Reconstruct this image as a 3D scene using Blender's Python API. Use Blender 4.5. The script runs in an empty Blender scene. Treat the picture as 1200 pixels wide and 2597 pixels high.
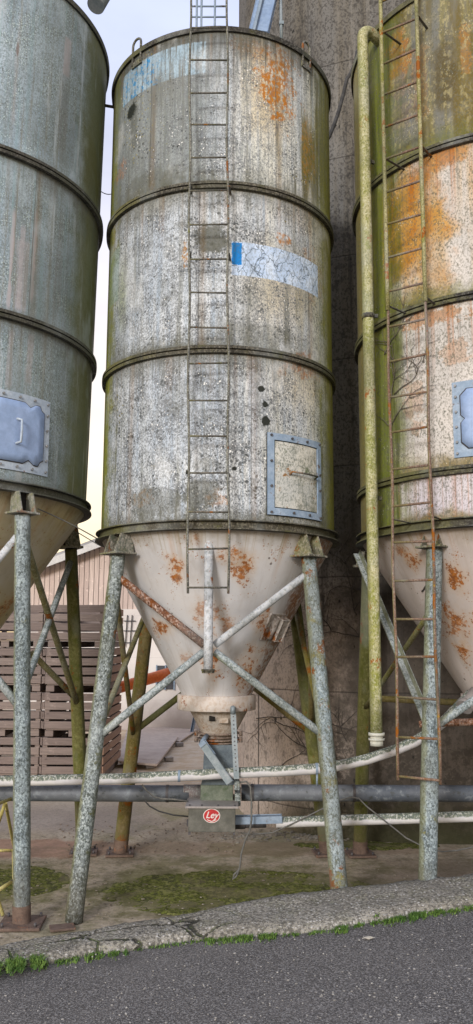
import bpy, bmesh, math, random
from mathutils import Vector, Matrix
random.seed(7)
R = math.radians
sc = bpy.context.scene
COL = sc.collection

# ------------------------------------------------------------------ camera
F, PITCH, ROLL, CH = 2136.4, 0.153, 0.005, 1.98
cam = bpy.data.cameras.new('camera'); co = bpy.data.objects.new('camera', cam); COL.objects.link(co)
cam.sensor_fit = 'VERTICAL'; cam.sensor_height = 24.0; cam.lens = F/2597*24.0
cam.clip_end = 2000; cam.clip_start = .05
co.location = (0, 0, CH)
co.rotation_mode = 'XYZ'
M_ = Matrix.Rotation(math.pi/2+PITCH, 3, 'X') @ Matrix.Rotation(ROLL, 3, 'Z')
co.rotation_euler = M_.to_euler()
sc.camera = co
CP, SP = math.cos(PITCH), math.sin(PITCH)
CR, SR = math.cos(ROLL), math.sin(ROLL)

def ray(px, py):
    """direction through a point of the photograph (1200 x 2597)"""
    u, v = px-600, py-1298.5
    a = u*CR+v*SR; b = -u*SR+v*CR
    a /= F; b /= -F
    return Vector((a, CP-b*SP, SP+b*CP))
O = Vector((0, 0, CH))
def atY(px, py, Y):
    d = ray(px, py); return O+d*(Y/d.y)
def atZ(px, py, z=0.0):
    d = ray(px, py); return O+d*((z-CH)/d.z)
def hit(px, py, C, rad):
    """first hit on a body of revolution of radius rad(z) about C -> (theta, z, point)"""
    d = ray(px, py); t = max(0.5, C[1]-2.5)
    for i in range(6000):
        p = O+d*t
        if math.hypot(p.x-C[0], p.y-C[1]) <= rad(p.z): break
        t += .001
    else:
        return None
    return math.atan2(p.x-C[0], C[1]-p.y), p.z, p

def px_of(p):
    x, y, z = p[0], p[1], p[2]-CH
    d = y*CP+z*SP; u = -y*SP+z*CP
    a = F*x/d; b = -F*u/d
    return 600+a*CR-b*SR, 1298.5+a*SR+b*CR

# ------------------------------------------------------------------ mesh helpers
class MB:
    def __init__(s):
        s.bm = bmesh.new(); s.uv = s.bm.loops.layers.uv.new('UVMap')
    def face(s, vs, uvs=None, smooth=False):
        try: f = s.bm.faces.new(vs)
        except ValueError: return None
        f.smooth = smooth
        if uvs:
            for l, u in zip(f.loops, uvs): l[s.uv].uv = u
        return f
    def grid(s, rows, uvr=None, close=False, smooth=True):
        n = len(rows[0]); out = []
        V = [[s.bm.verts.new(p) for p in r] for r in rows]
        for i in range(len(V)-1):
            for j in range(n if close else n-1):
                k = (j+1) % n
                uvs = None
                if uvr:
                    j2 = j+1
                    uvs = [uvr[i][j], uvr[i][j2], uvr[i+1][j2], uvr[i+1][j]]
                s.face([V[i][j], V[i][k], V[i+1][k], V[i+1][j]], uvs, smooth)
        return V
    def lathe(s, C, prof, seg=96, th0=-math.pi, th1=math.pi, rad=1.0, smooth=True):
        """prof: list of (r, z); theta 0 faces the camera (-Y)"""
        rows, uvr = [], []
        close = abs(th1-th0-2*math.pi) < 1e-6
        acc = 0
        for i, (r, z) in enumerate(prof):
            row, uv = [], []
            for j in range(seg if close else seg+1):
                t = th0+(th1-th0)*j/seg
                row.append(Vector((C[0]+r*math.sin(t), C[1]-r*math.cos(t), z)))
            for j in range(seg+1):
                t = th0+(th1-th0)*j/seg
                uv.append((t*rad, z))
            rows.append(row); uvr.append(uv)
        s.grid(rows, uvr, close, smooth)
        return s
    def tube(s, pts, r, seg=14, caps=True, wob=0.0, smooth=True):
        pts = [Vector(p) for p in pts]
        rr = r if isinstance(r, (list, tuple)) else [r]*len(pts)
        if len(pts) == 2:      # subdivide long straight tubes for a true surface
            n = max(1, int((pts[1]-pts[0]).length/.25))
            a, b = pts; r0, r1 = rr
            pts = [a.lerp(b, i/n) for i in range(n+1)]; rr = [r0+(r1-r0)*i/n for i in range(n+1)]
        t0 = (pts[1]-pts[0]).normalized()
        up = Vector((0, 0, 1)) if abs(t0.z) < .9 else Vector((0, -1, 0))
        nrm = (up-t0*up.dot(t0)).normalized()
        rows, uvr = [], []; L = 0
        for i, p in enumerate(pts):
            if i == 0: t = t0
            elif i == len(pts)-1: t = (pts[i]-pts[i-1]).normalized()
            else: t = ((pts[i+1]-p).normalized()+(p-pts[i-1]).normalized()).normalized()
            if i: L += (p-pts[i-1]).length
            nrm = (nrm-t*nrm.dot(t)).normalized(); bn = t.cross(nrm)
            row = []
            for j in range(seg):
                a = 2*math.pi*j/seg
                q = rr[i]*(1+(random.uniform(-wob, wob) if wob else 0))
                row.append(p+(nrm*math.cos(a)+bn*math.sin(a))*q)
            rows.append(row); uvr.append([(2*math.pi*j/seg*rr[i], L) for j in range(seg+1)])
        V = s.grid(rows, uvr, True, smooth)
        if caps:
            s.face(list(reversed(V[0]))); s.face(V[-1])
        return s
    def box(s, c, size, rot=None, bev=0.0):
        c = Vector(c); m = (rot if rot is not None else Matrix.Identity(3))
        g = bmesh.ops.create_cube(s.bm, size=1.0)
        vs = g['verts']
        for v in vs:
            v.co = c+m @ Vector((v.co.x*size[0], v.co.y*size[1], v.co.z*size[2]))
        if bev > 0:
            es = list({e for v in vs for e in v.link_edges})
            bmesh.ops.bevel(s.bm, geom=es, offset=bev, segments=1, affect='EDGES', profile=.5)
        return s
    def beam(s, a, b, w, h, up=(0, 0, 1), bev=.002):
        """a bar of section w x h from a to b"""
        a, b = Vector(a), Vector(b); t = (b-a).normalized(); up = Vector(up)
        if abs(t.dot(up)) > .95: up = Vector((0, 1, 0))
        x = t.cross(up).normalized(); z = x.cross(t)
        m = Matrix((x, t, z)).transposed()
        return s.box((a+b)/2, (w, (b-a).length, h), m, bev)
    def poly(s, pts, th, nrm):
        """flat plate: outline pts, thickness th along nrm"""
        nrm = Vector(nrm).normalized()*th
        A = [s.bm.verts.new(Vector(p)) for p in pts]; B = [s.bm.verts.new(Vector(p)+nrm) for p in pts]
        s.face(A); s.face(list(reversed(B)))
        n = len(A)
        for i in range(n): s.face([A[i], B[i], B[(i+1) % n], A[(i+1) % n]])
        return s
    def curved(s, C, r0, r1, outline_th, seg=10):
        """plate bent round a silo. outline_th: (th0, th1, z0, z1)"""
        th0, th1, z0, z1 = outline_th
        def P(r, t, z): return Vector((C[0]+r*math.sin(t), C[1]-r*math.cos(t), z))
        T = [th0+(th1-th0)*i/seg for i in range(seg+1)]
        rows = [[P(r0, t, z0) for t in T], [P(r1, t, z0) for t in T], [P(r1, t, z1) for t in T], [P(r0, t, z1) for t in T]]
        uvr = [[(t*r1, z) for t in T] for z in (z0, z0, z1, z1)]
        s.grid(rows, uvr, False, False)
        s.face([s.bm.verts.new(p) for p in (P(r0, th0, z0), P(r0, th0, z1), P(r1, th0, z1), P(r1, th0, z0))])
        s.face([s.bm.verts.new(p) for p in (P(r0, th1, z0), P(r1, th1, z0), P(r1, th1, z1), P(r0, th1, z1))])
        return s
    def blob(s, c, r, sub=1, sq=(1, 1, 1)):
        g = bmesh.ops.create_icosphere(s.bm, subdivisions=sub, radius=1.0)
        for v in g['verts']:
            v.co = Vector(c)+Vector((v.co.x*r*sq[0], v.co.y*r*sq[1], v.co.z*r*sq[2]))
        return s

def rootloc(o):
    l = Vector((0, 0, 0))
    while o is not None:
        l += o.location; o = o.parent
    return l
def obj(name, mb, mat, parent=None, fix=True):
    bm = mb.bm
    if fix: bmesh.ops.recalc_face_normals(bm, faces=bm.faces)
    off = rootloc(parent)
    for v in bm.verts: v.co -= off
    me = bpy.data.meshes.new(name); bm.to_mesh(me); bm.free()
    me.materials.append(mat)
    o = bpy.data.objects.new(name, me); COL.objects.link(o)
    if parent is not None: o.parent = parent
    return o
def split(name, mb, mat, parent):
    """one object for each loose piece of the mesh"""
    bm = mb.bm; bm.verts.index_update(); seen = set(); out = []
    for v in bm.verts:
        if v.index in seen: continue
        st = [v]; grp = []; seen.add(v.index)
        while st:
            q = st.pop(); grp.append(q)
            for e in q.link_edges:
                w_ = e.other_vert(q)
                if w_.index not in seen: seen.add(w_.index); st.append(w_)
        n = MB(); mp_ = {q.index: n.bm.verts.new(q.co) for q in grp}
        fs = {f for q in grp for f in q.link_faces}
        for f in fs:
            nf = n.bm.faces.new([mp_[q.index] for q in f.verts]); nf.smooth = f.smooth
            for l0, l1 in zip(f.loops, nf.loops): l1[n.uv].uv = l0[mb.uv].uv
        out.append(obj(name, n, mat, parent))
    bm.free()
    return out
def tag(o, label, cat, group=None):
    o['label'] = label; o['category'] = cat
    if group: o['group'] = group
    return o
def thing(name, label, cat, loc=(0, 0, 0), group=None):
    o = bpy.data.objects.new(name, None); o.empty_display_size = .2; COL.objects.link(o)
    o.location = loc
    return tag(o, label, cat, group)
def kind(o, k): o['kind'] = k; return o

# ------------------------------------------------------------------ node language
class S:
    def __init__(s, g, k): s.g, s.k = g, k
    def __add__(s, o): return s.g.math('ADD', s, o)
    __radd__ = __add__
    def __mul__(s, o): return s.g.math('MULTIPLY', s, o)
    __rmul__ = __mul__
    def __sub__(s, o): return s.g.math('SUBTRACT', s, o)
    def __rsub__(s, o): return s.g.math('SUBTRACT', o, s)
    def __truediv__(s, o): return s.g.math('DIVIDE', s, o)
    def abs(s): return s.g.math('ABSOLUTE', s)
class G:
    def __init__(s, name):
        s.mat = bpy.data.materials.new(name); s.mat.use_nodes = True
        s.nt = s.mat.node_tree; s.nt.nodes.clear()
    def put(s, inp, v):
        if isinstance(v, S): s.nt.links.new(v.k, inp)
        elif v is None: pass
        elif isinstance(v, (tuple, list)) and len(v) == 3 and inp.type == 'RGBA': inp.default_value = (*v, 1)
        else: inp.default_value = v
    def n(s, t): return s.nt.nodes.new(t)
    def math(s, op, a, b=None, c=None, clamp=False):
        m = s.n('ShaderNodeMath'); m.operation = op; m.use_clamp = clamp
        s.put(m.inputs[0], a)
        if b is not None: s.put(m.inputs[1], b)
        if c is not None: s.put(m.inputs[2], c)
        return S(s, m.outputs[0])
    def sm(s, x, a, b, lo=0., hi=1.):
        m = s.n('ShaderNodeMapRange'); m.interpolation_type = 'SMOOTHSTEP'
        if a > b: a, b, lo, hi = b, a, hi, lo
        s.put(m.inputs[0], x); m.inputs[1].default_value = a; m.inputs[2].default_value = b
        m.inputs[3].default_value = lo; m.inputs[4].default_value = hi
        return S(s, m.outputs[0])
    def mix(s, f, a, b, bl='MIX'):
        m = s.n('ShaderNodeMix'); m.data_type = 'RGBA'; m.blend_type = bl; m.clamp_factor = True
        s.put(m.inputs[0], f); s.put(m.inputs[6], a); s.put(m.inputs[7], b)
        return S(s, m.outputs[2])
    def uv(s):
        t = s.n('ShaderNodeTexCoord'); return S(s, t.outputs['UV'])
    def pos(s):
        t = s.n('ShaderNodeNewGeometry'); return S(s, t.outputs['Position'])
    def ob(s):
        t = s.n('ShaderNodeTexCoord'); return S(s, t.outputs['Object'])
    def rnd(s):
        t = s.n('ShaderNodeNewGeometry'); return S(s, t.outputs['Random Per Island'])
    def sep(s, v):
        m = s.n('ShaderNodeSeparateXYZ'); s.put(m.inputs[0], v); return [S(s, o) for o in m.outputs]
    def vec(s, x, y, z=0.):
        m = s.n('ShaderNodeCombineXYZ')
        for i, q in enumerate((x, y, z)): s.put(m.inputs[i], q)
        return S(s, m.outputs[0])
    def sc(s, v, k):
        m = s.n('ShaderNodeVectorMath'); m.operation = 'MULTIPLY'; s.put(m.inputs[0], v)
        m.inputs[1].default_value = k if isinstance(k, (tuple, list)) else (k, k, k)
        return S(s, m.outputs[0])
    def vadd(s, a, b):
        m = s.n('ShaderNodeVectorMath'); m.operation = 'ADD'; s.put(m.inputs[0], a); s.put(m.inputs[1], b)
        return S(s, m.outputs[0])
    def noise(s, v, scale=1., det=3., rough=.55, dist=0.):
        m = s.n('ShaderNodeTexNoise'); s.put(m.inputs['Vector'], v)
        m.inputs['Scale'].default_value = scale; m.inputs['Detail'].default_value = det
        m.inputs['Roughness'].default_value = rough; m.inputs['Distortion'].default_value = dist
        return S(s, m.outputs[0])
    def ncol(s, v, scale=1., det=2.):
        m = s.n('ShaderNodeTexNoise'); s.put(m.inputs['Vector'], v)
        m.inputs['Scale'].default_value = scale; m.inputs['Detail'].default_value = det
        q = s.n('ShaderNodeVectorMath'); q.operation = 'SUBTRACT'; s.nt.links.new(m.outputs[1], q.inputs[0])
        q.inputs[1].default_value = (.5, .5, .5)
        return S(s, q.outputs[0])
    def vor(s, v, scale=1., feat='F1'):
        m = s.n('ShaderNodeTexVoronoi'); m.feature = feat; s.put(m.inputs['Vector'], v)
        m.inputs['Scale'].default_value = scale
        if feat == 'DISTANCE_TO_EDGE': return S(s, m.outputs['Distance']), None
        q = s.n('ShaderNodeSeparateColor'); s.nt.links.new(m.outputs['Color'], q.inputs[0])
        return S(s, m.outputs['Distance']), S(s, q.outputs[0])
    def grade(s, c, gam, mul, sat):
        # strengthens the pattern's own contrast and colour
        m = s.n('ShaderNodeGamma'); s.put(m.inputs[0], c); m.inputs[1].default_value = gam
        h = s.n('ShaderNodeHueSaturation'); s.nt.links.new(m.outputs[0], h.inputs['Color']); h.inputs['Saturation'].default_value = sat; h.inputs['Value'].default_value = mul
        return S(s, h.outputs[0])
    def out(s, col, rough=.8, metal=0., bump=None, bs=.3, bd=.01, spec=.3):
        b = s.n('ShaderNodeBsdfPrincipled'); o = s.n('ShaderNodeOutputMaterial')
        s.put(b.inputs['Base Color'], col); s.put(b.inputs['Roughness'], rough); s.put(b.inputs['Metallic'], metal)
        b.inputs['Specular IOR Level'].default_value = spec
        if bump is not None:
            bp = s.n('ShaderNodeBump'); bp.inputs['Strength'].default_value = bs; bp.inputs['Distance'].default_value = bd
            s.put(bp.inputs['Height'], bump); s.nt.links.new(bp.outputs[0], b.inputs['Normal'])
        s.nt.links.new(b.outputs[0], o.inputs[0])
        return s.mat
    # --- weathering building blocks
    def wv(s, P, scale=3., amt=.1):
        return s.vadd(P, s.sc(s.ncol(P, scale, 4), amt))
    def specks(s, P, scale, dens, soft=.10):
        """roundish lichen spots; dens 0..1 number or field"""
        Q = s.wv(P, scale*.6, .6/scale)
        d, r = s.vor(Q, scale)
        th = (r*.9+.15)*(dens if isinstance(dens, S) else dens)
        return s.sm(th-d, 0., soft)
    def mottle(s, P, scale, dens, w=.035, sz=.75):
        # irregular crusty mottling; dens 0..1
        n = s.noise(s.sc(P, (1, 1, sz)), scale, 2.5, .62)
        return s.sm(n+(dens-.5)*.30, .5-w*.4, .5+w)
    def runs(s, c, u, v, zr, L, col, amt, seed, w=26.):
        # stains that start at a joint and run down the sheet
        n = s.noise(s.vec(u*w, seed, 0.), 1., 3, .8); le = s.noise(s.vec(u*w*.6, seed+7., 0.), 1., 2, .6)
        d = (zr-v)/(le*L*1.6+.02)
        return s.mix(s.sm(n, .50, .64)*s.sm(d, 1., .15)*s.sm(v, zr+.002, zr-.004)*amt, c, col)
    def seams(s, c, u, v, courses, P):
        n = s.noise(P, 7, 4, .7)
        for (z0, z1, us) in courses:
            for uu in us:
                m = s.sm(v, z0, z0+.004)*s.sm(v, z1, z1-.004)
                c = s.mix(s.sm((u-uu).abs(), .0045, .0025)*m*.7, c, (.05, .05, .045))
                c = s.mix(s.sm((u-uu-.03).abs()+(n-.5)*.05, .045, .0)*m*.28, c, (.20, .13, .07))
        return c
    def ell(s, u, v, cu, cv, ru, rv, nz, k=.9, soft=.35):
        """patch with a ragged outline; nz a noise around .5"""
        a = (u-cu)/ru; b = (v-cv)/rv
        d = s.math('SQRT', a*a+b*b)
        return s.sm(1.-d+(nz-.5)*k*3, 0., soft)
    def rect(s, u, v, u0, u1, v0, v1, soft=.01):
        a = s.sm(u, u0-soft, u0+soft); b = s.sm(u, u1+soft, u1-soft)
        c = s.sm(v, v0-soft, v0+soft); d = s.sm(v, v1+soft, v1-soft)
        return a*b*c*d

# ------------------------------------------------------------------ silo geometry (solved from the photograph)
KL, KR = 1.31, 1.22
def sz(z, k): return CH+(z-CH)*k
SC = dict(C=(-.164, 7.435), R=1.027, rings=[5.67, 4.27], base=2.863, top=7.10)
SL = dict(C=(-2.02*KL, 5.39*KL), R=1.027*KL, rings=[sz(4.82, KL), sz(3.83, KL)], base=sz(2.837, KL))
SR_ = dict(C=(1.93*KR, 5.97*KR), R=1.027*KR, rings=[sz(5.215, KR), sz(4.147, KR), sz(3.038, KR)], base=sz(2.705, KR))
SL['top'] = atY(278, 185, SL['C'][1]+.16*SL['R']).z
SR_['top'] = atY(890, 205, SR_['C'][1]+.13*SR_['R']).z
def cyl(s): return lambda z: s['R']
zc_bot = atY(552, 1768, SC['C'][1]-.30).z
SC['cone'] = [(SC['R'], SC['base']), (.31, zc_bot)]
SL['cone'] = [(SL['R'], SL['base']), (.30, sz(.99, 1.0)+.75)]
SR_['cone'] = [(SR_['R'], SR_['base']), (.42, atY(1298, 1772, SR_['C'][1]-.42).z)]
SL['cone'][1] = (.30, atY(-211, 1775, SL['C'][1]-.3).z)
def coner(s):
    (r0, z0), (r1, z1) = s['cone']
    return lambda z: (r1+(r0-r1)*(z-z1)/(z0-z1)) if z1 <= z <= z0 else (0 if z < z1 else (r0 if z < z0+.3 else 0))
def uvh(s, px, py, cone=False):
    cxp = px_of((s['C'][0], s['C'][1], CH))[0]
    for _ in range(60):
        h = hit(px, py, s['C'], coner(s) if cone else cyl(s))
        if h: return (h[0]*s['R'], h[1])
        px += 3 if cxp > px else -3
    raise ValueError((px, py))
def uve(s, x0, y0, x1, y1, cone=False):
    """ellipse (cu,cv,ru,rv) covering a photo rectangle on the silo"""
    a = uvh(s, x0, (y0+y1)/2, cone); b = uvh(s, x1, (y0+y1)/2, cone)
    c = uvh(s, (x0+x1)/2, y0, cone); d = uvh(s, (x0+x1)/2, y1, cone)
    return (c[0]+d[0])/2 if not cone else (a[0]+b[0])/2, (c[1]+d[1])/2, abs(b[0]-a[0])/2, abs(c[1]-d[1])/2

ORANGE = (.34, .125, .025); RUST = (.20, .075, .03); OLIVE = (.11, .10, .025); MOSS = (.10, .14, .02)
LIME = (.20, .24, .03)

def skin_centre():
    g = G('weathered_white_sheet'); s = SC; Rr = s['R']
    uv = g.uv(); u, v, _ = g.sep(uv); P = g.pos()
    n1 = g.noise(P, 1.3, 5, .6); n2 = g.noise(P, 6, 5, .65); n3 = g.noise(P, 28, 4, .7)
    st = g.noise(g.vec(u*14., v*.7), 1., 5, .7); st2 = g.noise(g.vec(u*38., v*1.6, 3.), 1., 4, .7)
    st3 = g.noise(g.vec(u*5., v*.28, 9.), 1., 3, .6)
    c = g.mix(g.sm(n1, .35, .65), (.41, .45, .50), (.53, .56, .59))
    c = g.mix(g.sm(st, .38, .7)*.35, c, (.60, .61, .61))
    cream = g.sm(u, .0, .3)*g.sm(st3, .4, .6)
    c = g.mix(cream*.55, c, (.60, .58, .50))
    topm0 = g.sm(v, s['rings'][0]-.02, s['rings'][0]+.02)
    st4 = g.noise(g.vec(u*22., v*.35, 5.), 1., 5, .75)
    c = g.mix(g.sm(st4, .50, .64)*.65, c, (.30, .36, .43))
    c = g.mix(g.sm(st4, .47, .36)*g.sm(n2, .35, .6)*.45, c, (.25, .25, .21)); c = g.mix(g.sm(u, .05, .3)*g.sm(u, .85, .6)*topm0*g.sm(st4, .35, .55)*.7, c, (.60, .60, .54))
    for (x0, y0, x1, y1, a, col) in ((590, 90, 770, 420, .6, (.50, .40, .24)), (600, 560, 835, 900, .5, (.50, .42, .26)), (690, 860, 840, 1080, .45, (.50, .43, .29)), (640, 1060, 820, 1240, .25, (.46, .43, .30)),
            (290, 600, 330, 900, .5, (.30, .33, .14)), (585, 80, 740, 190, .5, (.48, .31, .13)), (700, 450, 830, 620, .3, (.45, .34, .18)), (330, 480, 470, 560, .3, (.36, .32, .20))):
        cu, cv, ru, rv = uve(s, x0, y0, x1, y1)
        c = g.mix(g.ell(u, v, cu, cv, ru, rv, st4*.5+n2*.5, .6, .9)*a, c, col)
    # the top ring of sheets is greyer on its left
    topm = g.sm(v, s['rings'][0]-.02, s['rings'][0]+.02)
    lft = g.sm(u, .15, -.25)
    c = g.mix(topm*lft*.7, c, (.17, .19, .18))
    c = g.mix(topm*g.sm(st2, .48, .64)*.45, c, (.12, .13, .11))
    c = g.mix(g.sm(st, .52, .66)*.6, c, (.13, .14, .12))
    # vertical olive streaks on the right
    for (x0, y0, x1, y1, a) in ((752, 260, 818, 560, 1.3), (800, 200, 826, 520, .6), (700, 300, 720, 480, .35), (740, 560, 790, 900, .25)):
        cu, cv, ru, rv = uve(s, x0, y0, x1, y1)
        c = g.mix(g.ell(u, v, cu, cv, ru, rv, st, .8, .8)*a, c, g.mix(n2, (.13, .12, .04), (.24, .20, .08)))
    # lichen: dark pits and spots, denser low down and in drifts
    md = g.sm(n2, .30, .70, .20, .62)*g.sm(v, s['top'], s['rings'][1]-.3, .85, 1.12)*g.sm(u, .75, .1, .75, 1.)
    c = g.mix(g.mottle(P, 68, md, .06)*.62, c, g.mix(n3, (.11, .12, .135), (.24, .25, .265)))
    c = g.mix(g.mottle(g.vadd(P, g.vec(5., 3., 1.)), 110, md*1.05, .06)*.6, c, (.15, .16, .17))
    dens = g.sm(n2, .30, .72, .12, .60)*g.sm(v, s['top'], s['rings'][1], .75, 1.15)
    sp = g.specks(P, 40, dens, .12); sp2 = g.specks(P, 120, g.sm(n3, .3, .7, .2, .6), .12)
    sp3 = g.specks(P, 26, g.sm(n1+n2*.4, .55, .85, .0, .42), .15)
    c = g.mix(sp2*.45, c, (.24, .25, .26))
    c = g.mix(sp*.82, c, (.10, .11, .115))
    c = g.mix(sp3*.8, c, (.055, .06, .06))
    wh = g.specks(g.vadd(P, g.vec(3.3, 1.1, .7)), 48, g.sm(n2, .38, .66, .0, .42), .12)
    c = g.mix(wh*.8, c, (.74, .75, .74))
    # rust
    rz = g.noise(P, 9, 6, .75)
    for (x0, y0, x1, y1, a, col) in (
            (655, 110, 760, 310, 1.3, ORANGE), (575, 95, 700, 140, .5, ORANGE), (700, 590, 740, 625, .9, ORANGE),
            (760, 640, 830, 760, .3, ORANGE), (735, 895, 815, 965, .8, (.40, .10, .04)), (460, 610, 480, 675, .9, (.33, .16, .03)),
            (700, 930, 730, 960, .5, ORANGE), (290, 410, 320, 460, .55, (.36, .13, .08)), (520, 1240, 580, 1290, .5, ORANGE),
            (330, 1240, 400, 1290, .45, (.34, .17, .06)), (765, 290, 800, 480, .4, (.45, .24, .08))):
        cu, cv, ru, rv = uve(s, x0, y0, x1, y1)
        c = g.mix(g.ell(u, v, cu, cv, ru, rv, rz, 1.1, .3)*a*g.sm(st, .36, .54, .35, 1.)*g.mottle(P, 34, .70, .16), c, g.mix(n3, col, (.44, .27, .11)))
    # dark sooty patches
    for (x0, y0, x1, y1, a) in ((488, 560, 590, 645, .85), (430, 555, 500, 580, .3), (300, 1230, 470, 1310, .5), (450, 1210, 560, 1300, .6),
                                (300, 420, 470, 500, .5), (330, 240, 350, 420, .5), (560, 820, 800, 880, .35), (300, 870, 560, 905, .5),
                                (330, 120, 520, 170, .3), (652, 978, 672, 992, 1.3), (664, 1016, 682, 1036, 1.3), (664, 1052, 684, 1084, 1.4),
                                (585, 1180, 600, 1195, 1.3), (478, 1155, 560, 1200, .35)):
        cu, cv, ru, rv = uve(s, x0, y0, x1, y1)
        c = g.mix(g.ell(u, v, cu, cv, ru, rv, rz, .9, .4)*a, c, g.mix(n3, (.05, .055, .045), (.16, .16, .13)))
    # grime above and below the joint rings
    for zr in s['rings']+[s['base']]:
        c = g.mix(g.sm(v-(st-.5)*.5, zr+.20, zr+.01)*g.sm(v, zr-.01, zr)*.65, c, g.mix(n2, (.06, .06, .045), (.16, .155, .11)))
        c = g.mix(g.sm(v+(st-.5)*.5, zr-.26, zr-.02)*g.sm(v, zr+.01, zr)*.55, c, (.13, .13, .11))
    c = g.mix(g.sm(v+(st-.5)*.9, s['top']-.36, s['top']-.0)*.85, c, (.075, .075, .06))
    # algae on the flanks
    ed = g.sm(u.abs()+(n2-.5)*.5+(st-.5)*.5, Rr*.98, Rr*1.30)*g.sm(v, s['top']-.1, s['rings'][0], .55, 1.)
    c = g.mix(ed*.92, c, g.mix(n2, (.17, .185, .02), (.36, .37, .08)))
    rt = g.sm(u+(n2-.5)*.4, Rr*.78, Rr*1.15)
    c = g.mix(rt*.45, c, (.25, .26, .12))
    for i_, zr in enumerate([s['top']-.02]+s['rings']):
        c = g.runs(c, u, v, zr-.03, .9, (.10, .105, .10), .5, 3.+i_*5, 30.); c = g.runs(c, u, v, zr-.03, .7, (.34, .19, .08), .16, 40.+i_*5, 9.)
    c = g.seams(c, u, v, [(s['rings'][0], s['top'], (-.62, .50)), (s['rings'][1], s['rings'][0], (-.15, .86)), (s['base'], s['rings'][1], (-.80, .28))], P)
    yel = g.specks(P, 40, g.sm(n1, .5, .62, 0., .35), .1)
    c = g.mix(yel*.5*g.sm(u.abs(), .3, .7), c, (.36, .30, .05))
    # pale stripe left by a banner and its blue scraps (upper left); cracked white banner with blue end (middle right)
    a = uvh(s, 312, 265); b = uvh(s, 322, 185); e = uvh(s, 522, 108); e2 = uvh(s, 522, 195)
    ban = g.rect(u+(n3-.5)*.02, v+(n3-.5)*.03, a[0], e[0], (a[1]+e2[1])/2, (b[1]+e[1])/2, .006)
    c = g.mix(ban*.75*g.sm(st2, .62, .46), c, (.36, .46, .54))
    bl = uve(s, 305, 185, 400, 270)
    c = g.mix(g.sm(n3*.6+g.noise(P, 20, 5, .8)*.9+st2*.4, .98, 1.04)*ban*g.sm(u, bl[0]+.34, bl[0]+.10)*.85, c, (.07, .24, .43))
    p0 = uvh(s, 588, 612); p1 = uvh(s, 588, 697); p2 = uvh(s, 806, 700)
    z1, z0 = p0[1], p1[1]
    ban2 = g.rect(u+(n3-.5)*.012, v+(n3-.5)*.02, p0[0], p2[0], z0, z1, .003)
    wk = g.noise(P, 3., 2); cr, _ = g.vor(g.sc(g.wv(P, 9, .16), (1, 1, .55)), 11, 'DISTANCE_TO_EDGE')
    bcol = g.mix(g.sm(n2, .4, .7), (.44, .52, .64), (.56, .62, .70))
    bcol = g.mix(g.sm(cr, .040, .012)*g.sm(n1, .36, .48)*.9, bcol, (.13, .16, .20))
    bcol = g.mix(g.sm(st2, .58, .66)*.35, bcol, (.30, .33, .36))
    c = g.mix(ban2*g.sm(n2, .24, .30), c, bcol)
    q0 = uvh(s, 589, 615); q1 = uvh(s, 613, 672)
    c = g.mix(g.rect(u+(n3-.5)*.03, v+(n3-.5)*.03, q0[0], q1[0], q1[1], q0[1], .004), c, (.035, .22, .50))
    # faded rectangles of lost stickers
    r0 = uvh(s, 270, 660); r1 = uvh(s, 300, 760)
    c = g.mix(g.rect(u, v, r0[0], r1[0], r1[1], r0[1], .006)*.4, c, (.25, .34, .30))
    seam = g.rect(u, v, .075, .081, -9., 99., .001)
    pass
    # big soft tide marks
    bn = g.noise(g.vec(u*2.2, v*1.3, 8.), 1., 4, .65)
    c = g.mix(g.sm(bn, .52, .68)*.45, c, g.mix(n2, (.10, .11, .10), (.22, .22, .20)))
    c = g.mix(g.sm(bn, .46, .34)*.4, c, g.mix(n3, (.44, .46, .49), (.70, .71, .70)))
    c = g.mix(g.mottle(g.vadd(P, g.vec(2., 3., 1.)), 60, .44, .06)*.35, c, (.16, .17, .175))
    for (x0, y0, x1, y1) in ((652, 978, 674, 993), (664, 1016, 684, 1036), (664, 1052, 686, 1084), (585, 1180, 602, 1196), (322, 262, 345, 300)):
        cu, cv, ru, rv = uve(s, x0, y0, x1, y1)
        c = g.mix(g.ell(u, v, cu, cv, ru, rv, rz, .8, .3), c, (.03, .035, .03))
    c = g.grade(c, 1.28, 1.37, 1.12)
    h = sp*.8+n3*.6-wh*.6+st*.3
    return g.out(c, g.sm(n2, .3, .7, .55, .85), 0, h, .35, .006, .35)

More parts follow.
